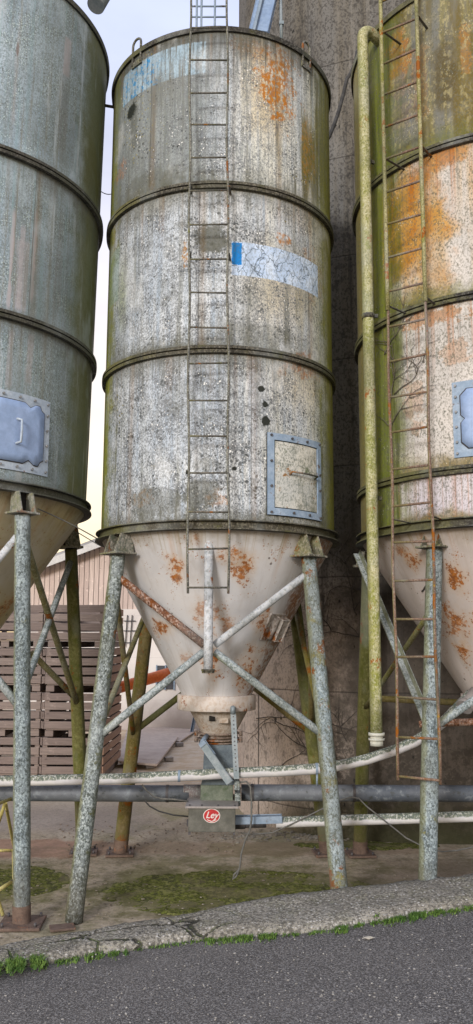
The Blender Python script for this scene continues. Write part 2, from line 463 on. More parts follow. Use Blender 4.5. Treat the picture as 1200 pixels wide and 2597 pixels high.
def skin_left():
    g = G('blue_grey_sheet'); s = SL; Rr = s['R']
    uv = g.uv(); u, v, _ = g.sep(uv); P = g.pos()
    n1 = g.noise(P, 1.1, 5, .6); n2 = g.noise(P, 5, 5, .65); n3 = g.noise(P, 26, 4, .7)
    st = g.noise(g.vec(u*11., v*.45), 1., 5, .7); st2 = g.noise(g.vec(u*4., v*.3, 4.), 1., 3, .5)
    c = g.mix(g.sm(n1, .35, .65), (.29, .35, .41), (.40, .465, .52))
    c = g.mix(g.sm(st, .45, .65)*.35, c, (.36, .38, .38))
    c = g.mix(g.sm(st, .52, .36)*.4, c, (.20, .21, .20))
    md = g.sm(n2, .3, .7, .30, .62)
    c = g.mix(g.mottle(P, 72, md, .06)*.5, c, (.16, .185, .185)); c = g.mix(g.mottle(g.vadd(P, g.vec(5., 3., 1.)), 80, md)*.45, c, (.17, .20, .20))
    dens = g.sm(n2, .3, .7, .15, .62)
    sp = g.specks(P, 60, dens, .12); wh = g.specks(g.vadd(P, g.vec(3.3, 1.1, .7)), 75, g.sm(n2+n3*.3, .45, .8, .1, .55), .12)
    c = g.mix(g.specks(P, 130, .5, .12)*.45, c, (.13, .15, .15))
    c = g.mix(sp*.55, c, (.09, .10, .10)); c = g.mix(wh*.7, c, (.52, .60, .60))
    # pale spikes where water cleans the sheet
    for (x0, y0, x1, y1, a) in ((12, 520, 26, 800, .8), (36, 560, 52, 800, .55), (68, 520, 82, 780, .8), (25, 600, 70, 800, .5), (143, 90, 163, 200, .8),
                                (10, 830, 30, 990, .5), (60, 840, 80, 980, .5), (20, 20, 30, 330, .2)):
        cu, cv, ru, rv = uve(s, x0, y0, x1, y1)
        tap = (v-cv)/rv
        a_ = g.sm((u-cu).abs()+(n2-.5)*.05, ru*1.0, ru*.5)*g.sm(tap.abs(), 1., .8)
        c = g.mix(a_*a, c, (.44, .41, .43))
    for (x0, y0, x1, y1, a) in ((130, 80, 160, 500, .25), (125, 520, 150, 900, .2), (22, 100, 32, 150, .7)):
        cu, cv, ru, rv = uve(s, x0, y0, x1, y1)
        c = g.mix(g.ell(u, v, cu, cv, ru, rv, n2, .5, .6)*a, c, (.16, .12, .11))
    # sooty olive band on the right flank
    for (x0, y0, x1, y1, a) in ((205, 250, 262, 560, .85), (205, 600, 250, 900, .9), (175, 1180, 225, 1300, .5)):
        cu, cv, ru, rv = uve(s, x0, y0, x1-8, y1)
        c = g.mix(g.ell(u, v, cu+.1, cv, ru+.15, rv, n2, .35, .9)*a, c, g.mix(n3, (.035, .035, .02), (.09, .09, .035)))
    st4 = g.noise(g.vec(u*20., v*.3, 5.), 1., 5, .75)
    c = g.mix(g.sm(st4, .50, .64)*.45, c, (.24, .34, .37)); c = g.mix(g.sm(st4, .46, .36)*.45, c, (.20, .19, .15))
    for i_, zr in enumerate(s['rings']): c = g.runs(c, u, v, zr-.03, .9, (.12, .12, .10), .55, 3.+i_*5, 26.)
    c = g.seams(c, u, v, [(s['rings'][0], s['top'], (.35,)), (s['rings'][1], s['rings'][0], (1.15,)), (s['base'], s['rings'][1], (.25,))], P)
    ed = g.sm(u+(n2-.5)*.35, Rr*1.12, Rr*1.34)
    c = g.mix(ed*.8, c, g.mix(n2, (.09, .10, .035), (.17, .17, .07)))
    bn = g.noise(g.vec(u*2.2, v*1.0, 8.), 1., 4, .65)
    c = g.mix(g.sm(bn, .50, .66)*.35, c, (.14, .17, .18)); c = g.mix(g.sm(u, .75, 1.35)*.4, c, (.09, .095, .06))
    c = g.mix(g.sm(st, .55, .68)*.5, c, (.46, .50, .53)); c = g.mix(g.sm(bn, .46, .34)*.3, c, (.44, .50, .54))
    c = g.grade(c, 1.22, 1.42, 1.15)
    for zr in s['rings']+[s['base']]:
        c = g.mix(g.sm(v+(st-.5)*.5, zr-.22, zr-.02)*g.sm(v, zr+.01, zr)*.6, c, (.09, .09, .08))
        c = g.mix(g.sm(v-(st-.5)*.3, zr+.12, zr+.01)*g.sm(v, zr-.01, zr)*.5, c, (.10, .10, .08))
    return g.out(c, g.sm(n2, .3, .7, .5, .8), 0, sp*.8+n3*.5, .3, .006, .35)

def skin_right():
    g = G('mossy_rusted_sheet'); s = SR_; Rr = s['R']
    uv = g.uv(); u, v, _ = g.sep(uv); P = g.pos()
    n1 = g.noise(P, 1.3, 5, .6); n2 = g.noise(P, 6, 5, .68); n3 = g.noise(P, 26, 4, .7)
    st = g.noise(g.vec(u*12., v*.6), 1., 5, .7); st2 = g.noise(g.vec(u*5., v*.35, 4.), 1., 4, .6)
    z1, z2, z3 = s['rings']
    base = g.mix(g.sm(n1, .35, .65), (.46, .45, .44), (.55, .53, .51))
    # top course: brown olive with grey
    t = g.mix(g.sm(st2, .42, .56), (.19, .195, .18), (.15, .12, .035))
    t = g.mix(g.sm(st, .5, .66)*.8, t, (.23, .21, .10)); t = g.mix(g.sm(n2, .5, .62)*.5, t, (.30, .28, .20))
    for (x0, y0, x1, y1, a) in ((965, 60, 1040, 260, .8), (1040, 120, 1090, 300, .3), (1160, 60, 1200, 200, .5), (935, 90, 965, 330, .6), (975, 260, 1050, 330, .5)):
        cu, cv, ru, rv = uve(s, x0, y0, x1-2, y1)
        t = g.mix(g.ell(u, v, cu, cv, ru, rv, n2, 1., .3)*a, t, g.mix(n3, ORANGE, (.40, .26, .10)))
    cu, cv, ru, rv = uve(s, 975, 175, 1050, 410)
    t = g.mix(g.ell(u, v, cu, cv, ru, rv, n2, .5, .3)*.7, t, (.19, .20, .205))
    cu, cv, ru, rv = uve(s, 1085, 60, 1170, 330)
    t = g.mix(g.ell(u, v, cu, cv, ru, rv, n2, .4, .5)*.85, t, g.mix(n3, (.07, .055, .018), (.14, .11, .04)))
    t = g.mix(g.mottle(P, 26, .40, .06)*g.sm(st, .4, .6)*.7, t, (.36, .33, .20))
    t = g.mix(g.sm(v-(n2-.5)*.4, z1+.25, z1+.02)*.7, t, (.13, .14, .03))
    # second course: orange left, pale right
    m2 = base
    m2 = g.mix(g.specks(P, 50, g.sm(st2, .4, .6, .1, .6))*.7, m2, (.13, .145, .15))
    cu, cv, ru, rv = uve(s, 945, 400, 1110, 760)
    m2 = g.mix(g.ell(u, v, cu, cv, ru*1.5, rv*1.5, g.noise(P, 4, 6, .7), .6, .7), m2, g.mix(g.sm(n2, .35, .65), (.36, .155, .03), (.48, .30, .10)))
    cu, cv, ru, rv = uve(s, 1060, 350, 1199, 430)
    m2 = g.mix(g.ell(u, v, cu, cv, ru*1.2, rv, n2, .9, .4)*.8, m2, g.mix(n3, ORANGE, (.44, .27, .11)))
    m2 = g.mix(g.sm(st2, .42, .60)*.5, m2, (.44, .30, .13))
    m2 = g.mix(g.sm(v-(n2-.5)*.5, z2+.24, z2+.02)*.9, m2, g.mix(n2, (.10, .12, .02), (.22, .19, .06)))
    # third course: white with sooty trails
    m3 = g.mix(g.sm(st, .5, .7)*.4, base, (.40, .385, .38))
    for (x0, y0, x1, y1, a) in ((975, 800, 1030, 1000, .8), (985, 1000, 1050, 1160, .45), (940, 1000, 975, 1220, .6)):
        cu, cv, ru, rv = uve(s, x0, y0, x1, y1)
        m3 = g.mix(g.ell(u, v, cu, cv, ru, rv, n2, .9, .5)*a, m3, (.12, .13, .12))
    for (x0, y0, x1, y1, a) in ((1020, 770, 1199, 830, .7), (1130, 860, 1199, 930, .4), (975, 790, 1000, 1100, .4), (1020, 960, 1080, 1080, .35)):
        cu, cv, ru, rv = uve(s, x0, y0, x1, y1)
        m3 = g.mix(g.ell(u, v, cu, cv, ru, rv, n2, 1.3, .25)*a, m3, g.mix(n3, (.34, .15, .055), (.46, .31, .18)))
    m3 = g.mix(g.specks(P, 45, g.sm(n2, .4, .7, .05, .45))*.7, m3, (.15, .16, .16))
    m3 = g.mix(g.sm(v-(n2-.5)*.5, z3+.20, z3+.02)*.85, m3, g.mix(n2, (.12, .11, .03), (.26, .19, .08)))
    # lowest strip: lilac white
    m4 = g.mix(g.sm(n1, .4, .6), (.50, .48, .52), (.56, .54, .55))
    m4 = g.mix(g.specks(P, 30, g.sm(n2, .5, .7, .0, .45))*.7, m4, (.35, .22, .12))
    m4 = g.mix(g.sm(v-(n2-.5)*.35, s['base']+.15, s['base']+.02)*.9, m4, g.mix(n2, (.09, .10, .03), (.30, .22, .09)))
    c = g.mix(g.sm(v, z1-.005, z1+.005), m2, t)
    c = g.mix(g.sm(v, z2+.005, z2-.005), c, m3)
    c = g.mix(g.sm(v, z3+.005, z3-.005), c, m4)
    for i_, zr in enumerate([z1, z2, z3]):
        c = g.runs(c, u, v, zr-.03, .8, (.12, .11, .09), .5, 3.+i_*5, 26.); c = g.runs(c, u, v, zr-.03, .8, (.34, .14, .04), .7, 40.+i_*5, 14.)
    # green left flank
    ed = g.sm(u+(n2-.5)*.45+(st-.5)*.7, -Rr*.82, -Rr*1.12)
    c = g.mix(ed*.93, c, g.mix(g.sm(st, .35, .65), (.09, .115, .015), (.20, .23, .04)))
    far = g.sm(u+(n2-.5)*.3, -Rr*1.16, -Rr*1.34)
    c = g.mix(far*.5, c, (.36, .28, .14))
    wh = g.specks(g.vadd(P, g.vec(3.3, 1.1, .7)), 60, g.sm(n2, .42, .66, .0, .4), .12)
    c = g.mix(g.mottle(P, 62, g.sm(n2, .35, .7, .12, .55), .06)*.6, c, (.12, .125, .10)); c = g.mix(g.mottle(g.vadd(P, g.vec(5., 3., 1.)), 70, g.sm(n2, .3, .7, .5, .25))*.35, c, (.17, .16, .13))
    c = g.mix(wh*.6, c, (.58, .57, .50))
    c = g.grade(c, 1.26, 1.25, 1.05)
    return g.out(c, g.sm(n2, .3, .7, .55, .85), 0, n3*.7+wh*.4+n2*.4, .3, .007, .3)

def cone_mat(name, s, spots, cols, edge=.6):
    g = G(name); uv = g.uv(); u, v, _ = g.sep(uv); P = g.pos()
    n1 = g.noise(P, 1.6, 4, .6); n2 = g.noise(P, 7, 6, .7); n3 = g.noise(P, 30, 5, .75); n4 = g.noise(P, 34, 4, .7)
    c = g.mix(g.sm(n1, .3, .7), cols[0], cols[1])
    c = g.mix(g.sm(n2, .45, .7)*.3, c, cols[2])
    fine = g.specks(P, 60, g.sm(n2, .44, .66, .0, .6), .1)
    c = g.mix(fine*.65, c, (.30, .15, .07))
    st = g.noise(g.vec(u*12., v*.9), 1., 5, .7)
    c = g.mix(g.sm(st, .54, .68)*.18, c, (.33, .29, .26)); c = g.mix(g.sm(st, .45, .33)*.2, c, (.60, .57, .56))
    c = g.runs(c, u, v, s['base']-.03, .30, (.26, .21, .10), .55, 3., 14.); c = g.runs(c, u, v, s['base']-.03, .6, (.38, .22, .11), .3, 30., 7.)
    for (x0, y0, x1, y1, a) in spots:
        cu, cv, ru, rv = uve(s, x0, y0, x1, y1, True)
        big = g.ell(u, v, cu, cv, max(ru, .02)*1.5, max(rv, .02)*1.5, n2, .6, 1.)
        c = g.mix(big*.62*min(a, 1.), c, (.46, .33, .21))
        c = g.mix(g.sm(big*.40+n4*1.3+(n2-.5)*.7, .90, 1.06)*min(a, 1.)*.9, c, g.mix(g.sm(n3, .35, .65), (.16, .055, .018), (.42, .18, .055)))
    c = g.mix(g.sm(v+(n2-.5)*.25, s['base']-.16, s['base']-.02)*.55, c, (.17, .14, .09))
    if edge:
        ed = g.sm(u+(n2-.5)*.7, s['R']*.85, s['R']*1.1)
        c = g.mix(ed*edge*g.mottle(P, 30, .72, .12), c, g.mix(n3, (.17, .08, .045), (.33, .18, .10)))
    dk = g.specks(P, 18, g.sm(n1, .5, .7, 0., .3), .06)
    c = g.mix(dk*.7, c, (.07, .05, .04))
    c = g.mix(g.sm(g.noise(g.vec(u*3., v*2., 8.), 1., 4, .65), .50, .66)*.3, c, (.34, .31, .28))
    c = g.grade(c, 1.2, 1.16, 1.08)
    return g.out(c, .7, 0, n3*.5+n4*.5, .25, .005, .35)

def lichen_steel(name, a, b, spot=(.10, .13, .12), pale=(.50, .56, .56), amt=.6, moss=0., rustc=None, rust=0., sz_=70., mossc=(.16, .17, .03)):
    """encrusted painted steel"""
    g = G(name); P = g.pos(); uv = g.uv(); u, v, _ = g.sep(uv)
    n1 = g.noise(P, 2.5, 4, .6); n2 = g.noise(P, 9, 5, .7); n3 = g.noise(P, 40, 4, .75)
    c = g.mix(g.sm(n1, .35, .65), a, b)
    c = g.mix(g.mottle(P, sz_*1.05, g.sm(n2, .3, .7, .30, .60), .08)*amt, c, spot)
    c = g.mix(g.mottle(g.vadd(P, g.vec(5., 3., 1.)), sz_*1.15, g.sm(n2, .35, .7, .50, .25), .08)*amt*.8, c, pale)
    c = g.mix(g.specks(P, sz_, g.sm(n2, .3, .65, .15, .6), .12)*amt*.7, c, spot)
    c = g.mix(g.specks(g.vadd(P, g.vec(1.7, .3, 2.1)), sz_*.8, g.sm(n2, .35, .65, .5, .15), .12)*amt, c, pale)
    if moss:
        c = g.mix(g.sm(g.noise(P, 4.5, 6, .8), .62-moss*.3, .72-moss*.2)*g.sm(n3, .35, .55, .4, 1.)*.85, c, g.mix(n3, mossc, tuple(q*1.5+.01 for q in mossc)))
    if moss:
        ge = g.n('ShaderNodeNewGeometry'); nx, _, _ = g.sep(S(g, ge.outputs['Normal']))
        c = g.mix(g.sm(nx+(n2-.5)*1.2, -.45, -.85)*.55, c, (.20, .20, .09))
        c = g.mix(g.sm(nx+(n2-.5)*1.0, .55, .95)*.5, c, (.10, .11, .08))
    if rust:
        c = g.mix(g.sm(g.noise(g.vadd(P, g.vec(5., 2., 1.)), 5, 6, .75), .64-rust*.3, .68-rust*.25), c, g.mix(n3, rustc or RUST, (.24, .10, .04)))
    _, _, zz_ = g.sep(P); ln = g.noise(g.sc(P, (1.2, 1.2, .7)), 1.6, 3, .6)
    c = g.mix(g.sm(ln, .52, .66)*.4, c, (.10, .105, .085)); c = g.mix(g.sm(ln, .46, .36)*.25, c, (.34, .37, .38))
    c = g.mix(g.sm(zz_+(n2-.5)*.5, .55, .10)*.45, c, (.10, .085, .06))
    c = g.grade(c, 1.12, 1.05, 1.15)
    return g.out(c, g.sm(n3, .3, .7, .6, .9), 0, n3+n2, .4, .006, .3)

def simple(name, a, b, scale=8., rough=.7, metal=0., bs=.2, extra=None, spec=.3):
    g = G(name); P = g.pos(); n = g.noise(P, scale, 5, .65); m = g.noise(P, scale*5, 4, .7)
    c = g.mix(g.sm(n, .35, .65), a, b); c = g.mix(g.sm(m, .3, .7)*.4, c, tuple(q*.6 for q in a))
    if extra: c = g.mix(g.sm(g.noise(g.vadd(P, g.vec(3., 7., 1.)), scale*.7, 6, .75), extra[1], extra[1]+.06), c, extra[0])
    return g.out(c, rough, metal, m, bs, .004, spec)

M = {}
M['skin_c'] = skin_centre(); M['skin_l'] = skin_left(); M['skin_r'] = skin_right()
M['cone_c'] = cone_mat('grey_pink_cone_paint', SC, [
    (420, 1400, 475, 1460, .9), (440, 1450, 465, 1480, .8), (385, 1560, 450, 1620, 1.), (480, 1500, 560, 1600, .55), (540, 1390, 660, 1440, .85), (585, 1400, 650, 1480, .9),
    (480, 1345, 520, 1380, .7), (640, 1530, 690, 1620, .9), (510, 1620, 560, 1740, 1.), (600, 1640, 655, 1750, .95), (450, 1650, 490, 1690, .4), (740, 1480, 760, 1560, .9), (560, 1560, 600, 1640, .5)],
    ((.46, .465, .485), (.55, .55, .56), (.59, .60, .62)), .8)
M['cone_l'] = cone_mat('ochre_stained_cone_paint', SL, [(10, 1480, 40, 1560, .6)], ((.46, .44, .38), (.42, .37, .24), (.27, .24, .10)), .0)
M['cone_r'] = cone_mat('rust_flecked_cone_paint', SR_, [
    (1020, 1390, 1085, 1450, 1.), (1120, 1430, 1190, 1510, 1.), (1120, 1530, 1199, 1640, .9), (1150, 1620, 1195, 1680, 1.), (1000, 1380, 1050, 1420, .6), (1060, 1330, 1090, 1400, .5)],
    ((.45, .42, .41), (.52, .48, .46), (.55, .54, .54)), 0.)
M['ring'] = lichen_steel('mossy_dark_flange', (.045, .042, .035), (.095, .088, .07), (.035, .035, .03), (.24, .23, .19), .6, .32, sz_=60, mossc=(.07, .07, .028))
M['ring_dark'] = lichen_steel('black_dirty_flange', (.035, .033, .03), (.08, .075, .065), (.02, .02, .02), (.20, .20, .18), .5, .2, sz_=60, mossc=(.05, .05, .022))
M['roof'] = simple('old_roof_sheet', (.16, .16, .15), (.24, .24, .22), 4)
M['bracket'] = lichen_steel('mossy_grey_bracket', (.16, .15, .125), (.25, .235, .205), (.06, .08, .06), (.48, .46, .42), .7, .22, (.18, .09, .04), .2, 50, (.14, .14, .05))
M['leg'] = lichen_steel('lichen_crusted_leg', (.19, .225, .245), (.27, .31, .33), (.07, .085, .085), (.44, .51, .53), .75, .08, None, .0, 60, (.20, .18, .04))
M['leg_rust'] = lichen_steel('rusty_lichen_leg', (.21, .255, .28), (.29, .33, .35), (.08, .09, .07), (.44, .50, .52), .7, .28, (.20, .10, .05), .30, 60, (.19, .17, .05))
M['leg_dark'] = lichen_steel('dark_mossy_leg', (.14, .16, .165), (.21, .235, .24), (.05, .06, .05), (.46, .51, .51), .8, .22, None, .05, 55, (.09, .09, .025))
M['leg_green'] = lichen_steel('algae_green_leg', (.10, .10, .04), (.155, .15, .07), (.07, .07, .02), (.24, .25, .13), .4, .6, None, .1, 40, (.075, .085, .02))
M['leg_brown'] = lichen_steel('algae_brown_leg', (.15, .12, .05), (.20, .17, .09), (.08, .07, .03), (.30, .26, .16), .4, .45, (.22, .09, .03), .35, 40, (.12, .11, .025))
M['brace_white'] = lichen_steel('flaking_white_brace', (.46, .49, .53), (.57, .60, .64), (.18, .19, .18), (.66, .66, .66), .45, 0, (.28, .10, .04), .12, 45)
M['brace_lichen'] = lichen_steel('lichen_brace', (.27, .31, .33), (.37, .40, .41), (.10, .12, .11), (.52, .56, .56), .7, .1, None, .0, 60)
M['brace_rust'] = lichen_steel('rusted_brace', (.17, .09, .06), (.30, .19, .14), (.06, .03, .02), (.50, .43, .39), .7, 0, (.10, .045, .025), .35, 50)
M['brace_green'] = lichen_steel('algae_brace', (.15, .145, .08), (.22, .20, .12), (.10, .10, .05), (.34, .35, .27), .5, .35, None, .1, 50, (.13, .13, .03))
M['pipe_moss'] = lichen_steel('lichen_green_pipe', (.30, .31, .15), (.44, .42, .28), (.13, .14, .05), (.56, .56, .46), .65, .40, (.36, .17, .07), .10, 70, (.19, .20, .05))
M['white_pipe'] = None
M['ladder'] = lichen_steel('grimy_ladder_steel', (.11, .11, .105), (.20, .20, .185), (.05, .05, .045), (.40, .40, .38), .6, .1, (.20, .10, .05), .15, 80)
M['ladder_dark'] = lichen_steel('dark_ladder_steel', (.08, .08, .075), (.14, .13, .11), (.03, .03, .03), (.28, .27, .24), .5, .1, (.28, .15, .05), .15, 80)
M['ladder_moss'] = lichen_steel('moss_and_rust_ladder', (.26, .25, .13), (.34, .32, .20), (.10, .09, .04), (.46, .45, .32), .6, .3, (.32, .13, .04), .25, 80)
M['ladder_rust'] = lichen_steel('rusty_ladder', (.16, .11, .09), (.24, .17, .13), (.07, .05, .045), (.34, .31, .27), .5, .12, (.28, .13, .04), .22, 80, (.30, .20, .04))
M['blue_steel'] = simple('blue_grey_paint', (.20, .27, .36), (.27, .34, .43), 9, .6, 0, .2, ((.12, .10, .09), .62))
M['blue_door'] = simple('blue_hatch_paint', (.27, .38, .60), (.32, .43, .66), 3, .45, 0, .08)
M['pale_frame'] = simple('pale_blue_frame', (.35, .43, .53), (.45, .52, .60), 10, .6, 0, .2, ((.20, .11, .08), .63))
M['blue_frame'] = simple('blue_frame', (.23, .32, .44), (.33, .42, .54), 10, .6, 0, .2, ((.16, .12, .10), .62))
M['hatch_panel'] = lichen_steel('mouldy_hatch_panel', (.52, .53, .51), (.60, .59, .54), (.09, .11, .09), (.66, .66, .64), .55, .22, (.30, .20, .08), .15, 60, (.12, .15, .08))
M['bolt'] = simple('bolt_steel', (.22, .23, .24), (.32, .32, .33), 20, .5, .3)
M['dark_bolt'] = simple('dark_bolt_steel', (.06, .06, .07), (.12, .11, .11), 20, .6, .2)
M['dark_hole'] = simple('dark_opening', (.012, .011, .01), (.02, .018, .016), 10, .9)
M['galv'] = simple('galvanised_duct', (.20, .25, .28), (.30, .34, .37), 14, .5, .25, .2, ((.14, .12, .09), .64))
M['duct'] = simple('blue_duct_paint', (.20, .29, .46), (.26, .36, .52), 5, .5, .1, .15, ((.20, .22, .26), .62))
M['chute'] = simple('blue_steel_chute', (.075, .10, .125), (.13, .165, .19), 14, .55, .1, .3, ((.05, .05, .045), .6))
M['chute_green'] = simple('algae_green_steel', (.10, .125, .095), (.16, .185, .15), 12, .6, .1, .3, ((.07, .10, .06), .55))
M['boxsteel'] = simple('dull_grey_box_steel', (.09, .092, .08), (.145, .145, .13), 7, .5, .2, .15, ((.20, .19, .15), .63))
M['lid'] = simple('pinkish_lid_steel', (.26, .24, .235), (.33, .31, .30), 8, .5, .1)
M['red'] = simple('emblem_red', (.38, .02, .025), (.45, .03, .03), 20, .45)
M['emblem_white'] = simple('emblem_white', (.62, .58, .56), (.70, .66, .64), 20, .5)
M['flap'] = lichen_steel('dull_flap_paint', (.30, .28, .27), (.40, .38, .36), (.12, .08, .06), (.48, .46, .44), .5, 0, (.25, .11, .05), .3, 40)
M['collar'] = lichen_steel('rust_stained_collar_paint', (.50, .45, .42), (.60, .56, .53), (.40, .28, .18), (.62, .60, .58), .3, 0, (.30, .10, .03), .22, 30)
M['funnel'] = lichen_steel('tan_funnel_paint', (.36, .32, .28), (.45, .41, .37), (.22, .15, .10), (.50, .47, .44), .4, 0, (.28, .12, .05), .15, 40)
M['cable'] = simple('grey_cable', (.10, .10, .095), (.16, .16, .15), 20, .7)
M['wire'] = simple('dark_wire', (.03, .03, .03), (.06, .06, .06), 20, .7)
M['rustplate'] = simple('rusty_foot_plate', (.11, .075, .06), (.17, .12, .095), 14, .85, 0, .4, ((.28, .13, .07), .58))
M['orange_pipe'] = simple('orange_red_paint', (.90, .20, .05), (.92, .26, .08), 5, .45, 0, .1, ((.32, .12, .08), .63))
M['yellow'] = simple('faded_yellow_paint', (.42, .36, .10), (.50, .45, .20), 14, .6, 0, .3, ((.20, .16, .08), .56))
M['vine'] = simple('dry_vine_bark', (.05, .045, .04), (.10, .085, .075), 20, .9)
M['vine_pale'] = simple('weathered_vine_bark', (.10, .085, .07), (.16, .14, .12), 20, .9)
M['alu'] = simple('dusty_steel_channel', (.16, .19, .23), (.25, .29, .34), 12, .5, .3)
M['pvc'] = simple('off_white_coupling', (.46, .47, .42), (.56, .56, .50), 12, .6, 0, .2, ((.20, .22, .10), .60))

def pipe_mat():
    g = G('white_pipe_lichen_top'); P = g.pos(); x, y, z = g.sep(P)
    ge = g.n('ShaderNodeNewGeometry'); _, _, nz = g.sep(S(g, ge.outputs['Normal']))
    n2 = g.noise(P, 8, 5, .7); n3 = g.noise(P, 40, 4, .7)
    c = g.mix(g.sm(n2, .35, .65), (.50, .50, .53), (.60, .60, .61))
    up = g.sm(nz+(n2-.5)*1.2, .0, .35)
    c = g.mix(up*.55, c, (.42, .45, .40))
    c = g.mix(g.mottle(P, 60, g.sm(n2, .3, .7, .55, .85), .06)*up*.95, c, (.08, .105, .09)); c = g.mix(g.mottle(g.vadd(P, g.vec(5., 3., 1.)), 75, .45, .06)*up*.5, c, (.26, .28, .20))
    c = g.mix(g.specks(P, 30, g.sm(n2, .5, .7, .0, .35), .08)*.4, c, (.30, .31, .30))
    return g.out(c, .7, 0, n3+up, .35, .004)
M['white_pipe'] = pipe_mat()
def auger_mat():
    g = G('blue_grey_auger_tube'); P = g.pos()
    n1 = g.noise(P, 2, 4, .6); n2 = g.noise(P, 14, 5, .7); n3 = g.noise(P, 50, 4, .7)
    c = g.mix(g.sm(n1, .4, .6), (.085, .10, .125), (.14, .155, .18))
    c = g.mix(g.sm(n2, .52, .66)*.7, c, (.22, .25, .28)); c = g.mix(g.sm(n2, .44, .34)*.7, c, (.045, .05, .045))
    return g.out(c, .55, .15, n3, .2, .003)
M['auger'] = auger_mat()
def wood(name, a, b, hor=True):
    g = G(name); P = g.ob(); x, y, z = g.sep(P); r = g.rnd()
    q = g.vec(x*3.+r*17., y*3., z*60.+r*40.) if hor else g.vec(x*60.+r*20., y*60., z*2.5)
    n = g.noise(q, 1., 5, .65, .4); k = g.noise(P, 5, 4, .7)
    c = g.mix(r, a, b); c = g.mix(g.sm(n, .35, .65)*.45, c, tuple(t*.55 for t in a)); c = g.mix(g.sm(k, .6, .7)*.4, c, tuple(t*1.5 for t in b))
    d, _ = g.vor(g.vec(x*4.+r*9., y*4., z*9.), 1.)
    c = g.mix(g.sm(d, .12, .05)*.6, c, tuple(t*.35 for t in a))
    return g.out(c, .85, 0, n, .3, .003)
M['crate'] = wood('weathered_crate_wood', (.19, .15, .14), (.275, .225, .205))
M['crate_side'] = wood('lit_side_crate_wood', (.30, .19, .14), (.40, .26, .19))  # paler, warmer copy of the crate wood: side light put into the colour
M['cladding'] = wood('pink_weathered_cladding', (.50, .405, .37), (.62, .52, .475), False)
M['board'] = simple('pinkish_board', (.46, .38, .34), (.54, .46, .41), 3, .8, 0, .1, ((.36, .28, .24), .60))
M['log'] = simple('grey_round_post', (.13, .12, .11), (.20, .18, .16), 12, .9)
M['fascia'] = simple('white_roof_edge', (.52, .52, .52), (.60, .60, .60), 5, .7)
def plaster():
    g = G('whitewashed_wall'); P = g.pos(); x, y, z = g.sep(P); n = g.noise(P, .8, 5, .6); n2 = g.noise(P, 3, 5, .7)
    c = g.mix(g.sm(n, .35, .65), (.55, .52, .51), (.66, .63, .61))
    c = g.mix(g.sm(z+(n2-.5)*.9, .8, .0)*.6, c, (.26, .21, .19))
    c = g.mix(g.sm(g.math('FRACT', z*1.05+.3), .985, .995)*.25, c, (.3, .28, .27))
    return g.out(c, .85, 0, n2, .2, .01)
M['plaster'] = plaster()

def tower_mat():
    g = G('old_shuttered_concrete'); P = g.pos(); x, y, z = g.sep(P)
    n1 = g.noise(P, .55, 5, .6); n2 = g.noise(P, 2.6, 6, .7); n3 = g.noise(P, 12, 6, .75); n4 = g.noise(P, 50, 4, .7)
    st = g.noise(g.vec(x*3.5, y*1., z*.22), 1., 5, .65)
    c = g.mix(g.sm(z+(n1-.5)*1.5, 1.8, 3.2), (.64, .54, .47), (.19, .187, .18))  # low wall colour lightened to make up for the shade of the silos
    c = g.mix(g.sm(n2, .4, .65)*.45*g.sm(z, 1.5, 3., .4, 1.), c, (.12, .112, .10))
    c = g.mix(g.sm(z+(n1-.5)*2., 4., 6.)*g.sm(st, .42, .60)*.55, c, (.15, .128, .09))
    c = g.mix(g.sm(z+(n2-.5)*2., 3., 5.)*g.sm(st, .60, .70)*.5, c, (.30, .28, .24))
    c = g.mix(g.sm(n3, .55, .72)*.30, c, (.32, .31, .30)); c = g.mix(g.mottle(P, 42, .40, .06)*g.sm(z, 1.5, 3., .25, .6), c, (.055, .052, .05)); c = g.mix(g.mottle(g.vadd(P, g.vec(5., 3., 1.)), 14, g.sm(n2, .4, .7, .15, .45), .05)*g.sm(z, 1.5, 3., .3, .5), c, (.05, .047, .043))
    st5 = g.noise(g.vec(x*9., y*3., z*.3), 1., 5, .7)
    c = g.mix(g.sm(st5, .52, .66)*g.sm(z+g.sm(x, .5, 1.)*2., 1.6, 3.)*.6, c, (.06, .058, .055)); c = g.mix(g.sm(st5, .45, .34)*.35*g.sm(z, 2.5, 4.), c, (.30, .29, .27))
    # mould on the right and low down, deepened with painted shade behind the right silo
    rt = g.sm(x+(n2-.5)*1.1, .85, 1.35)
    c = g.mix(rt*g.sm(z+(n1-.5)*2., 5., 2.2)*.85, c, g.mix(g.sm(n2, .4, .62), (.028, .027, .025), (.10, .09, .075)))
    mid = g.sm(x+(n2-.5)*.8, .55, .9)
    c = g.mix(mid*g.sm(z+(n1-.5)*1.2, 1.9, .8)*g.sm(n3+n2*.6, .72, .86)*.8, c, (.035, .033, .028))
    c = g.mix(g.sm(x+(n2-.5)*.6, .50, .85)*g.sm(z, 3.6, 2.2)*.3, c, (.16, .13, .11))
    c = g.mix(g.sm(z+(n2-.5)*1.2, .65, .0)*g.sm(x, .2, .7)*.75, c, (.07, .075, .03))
    # black pocks
    c = g.mix(g.specks(g.sc(P, (1, 1, .6)), 16, g.sm(n2, .50, .66, .0, .45), .08)*.85, c, (.03, .03, .028))
    # pour joints and shutter joints
    fz = g.math('FRACT', (z+(n2-.5)*.02)/1.21+.29); c = g.mix(g.sm((fz-.5).abs(), .008, .003)*.6, c, (.05, .045, .04))
    fx = (x-.262).abs(); c = g.mix(g.sm(fx, .010, .004)*g.sm(z, 3., 2.5)*.75, c, (.06, .05, .045))
    c = g.grade(c, 1.15, .95, .85)
    h = n4*.4+n3+g.sm((fz-.5).abs(), .01, .004)*-.6
    return g.out(c, .9, 0, h, .35, .015, .2)
M['tower'] = tower_mat()

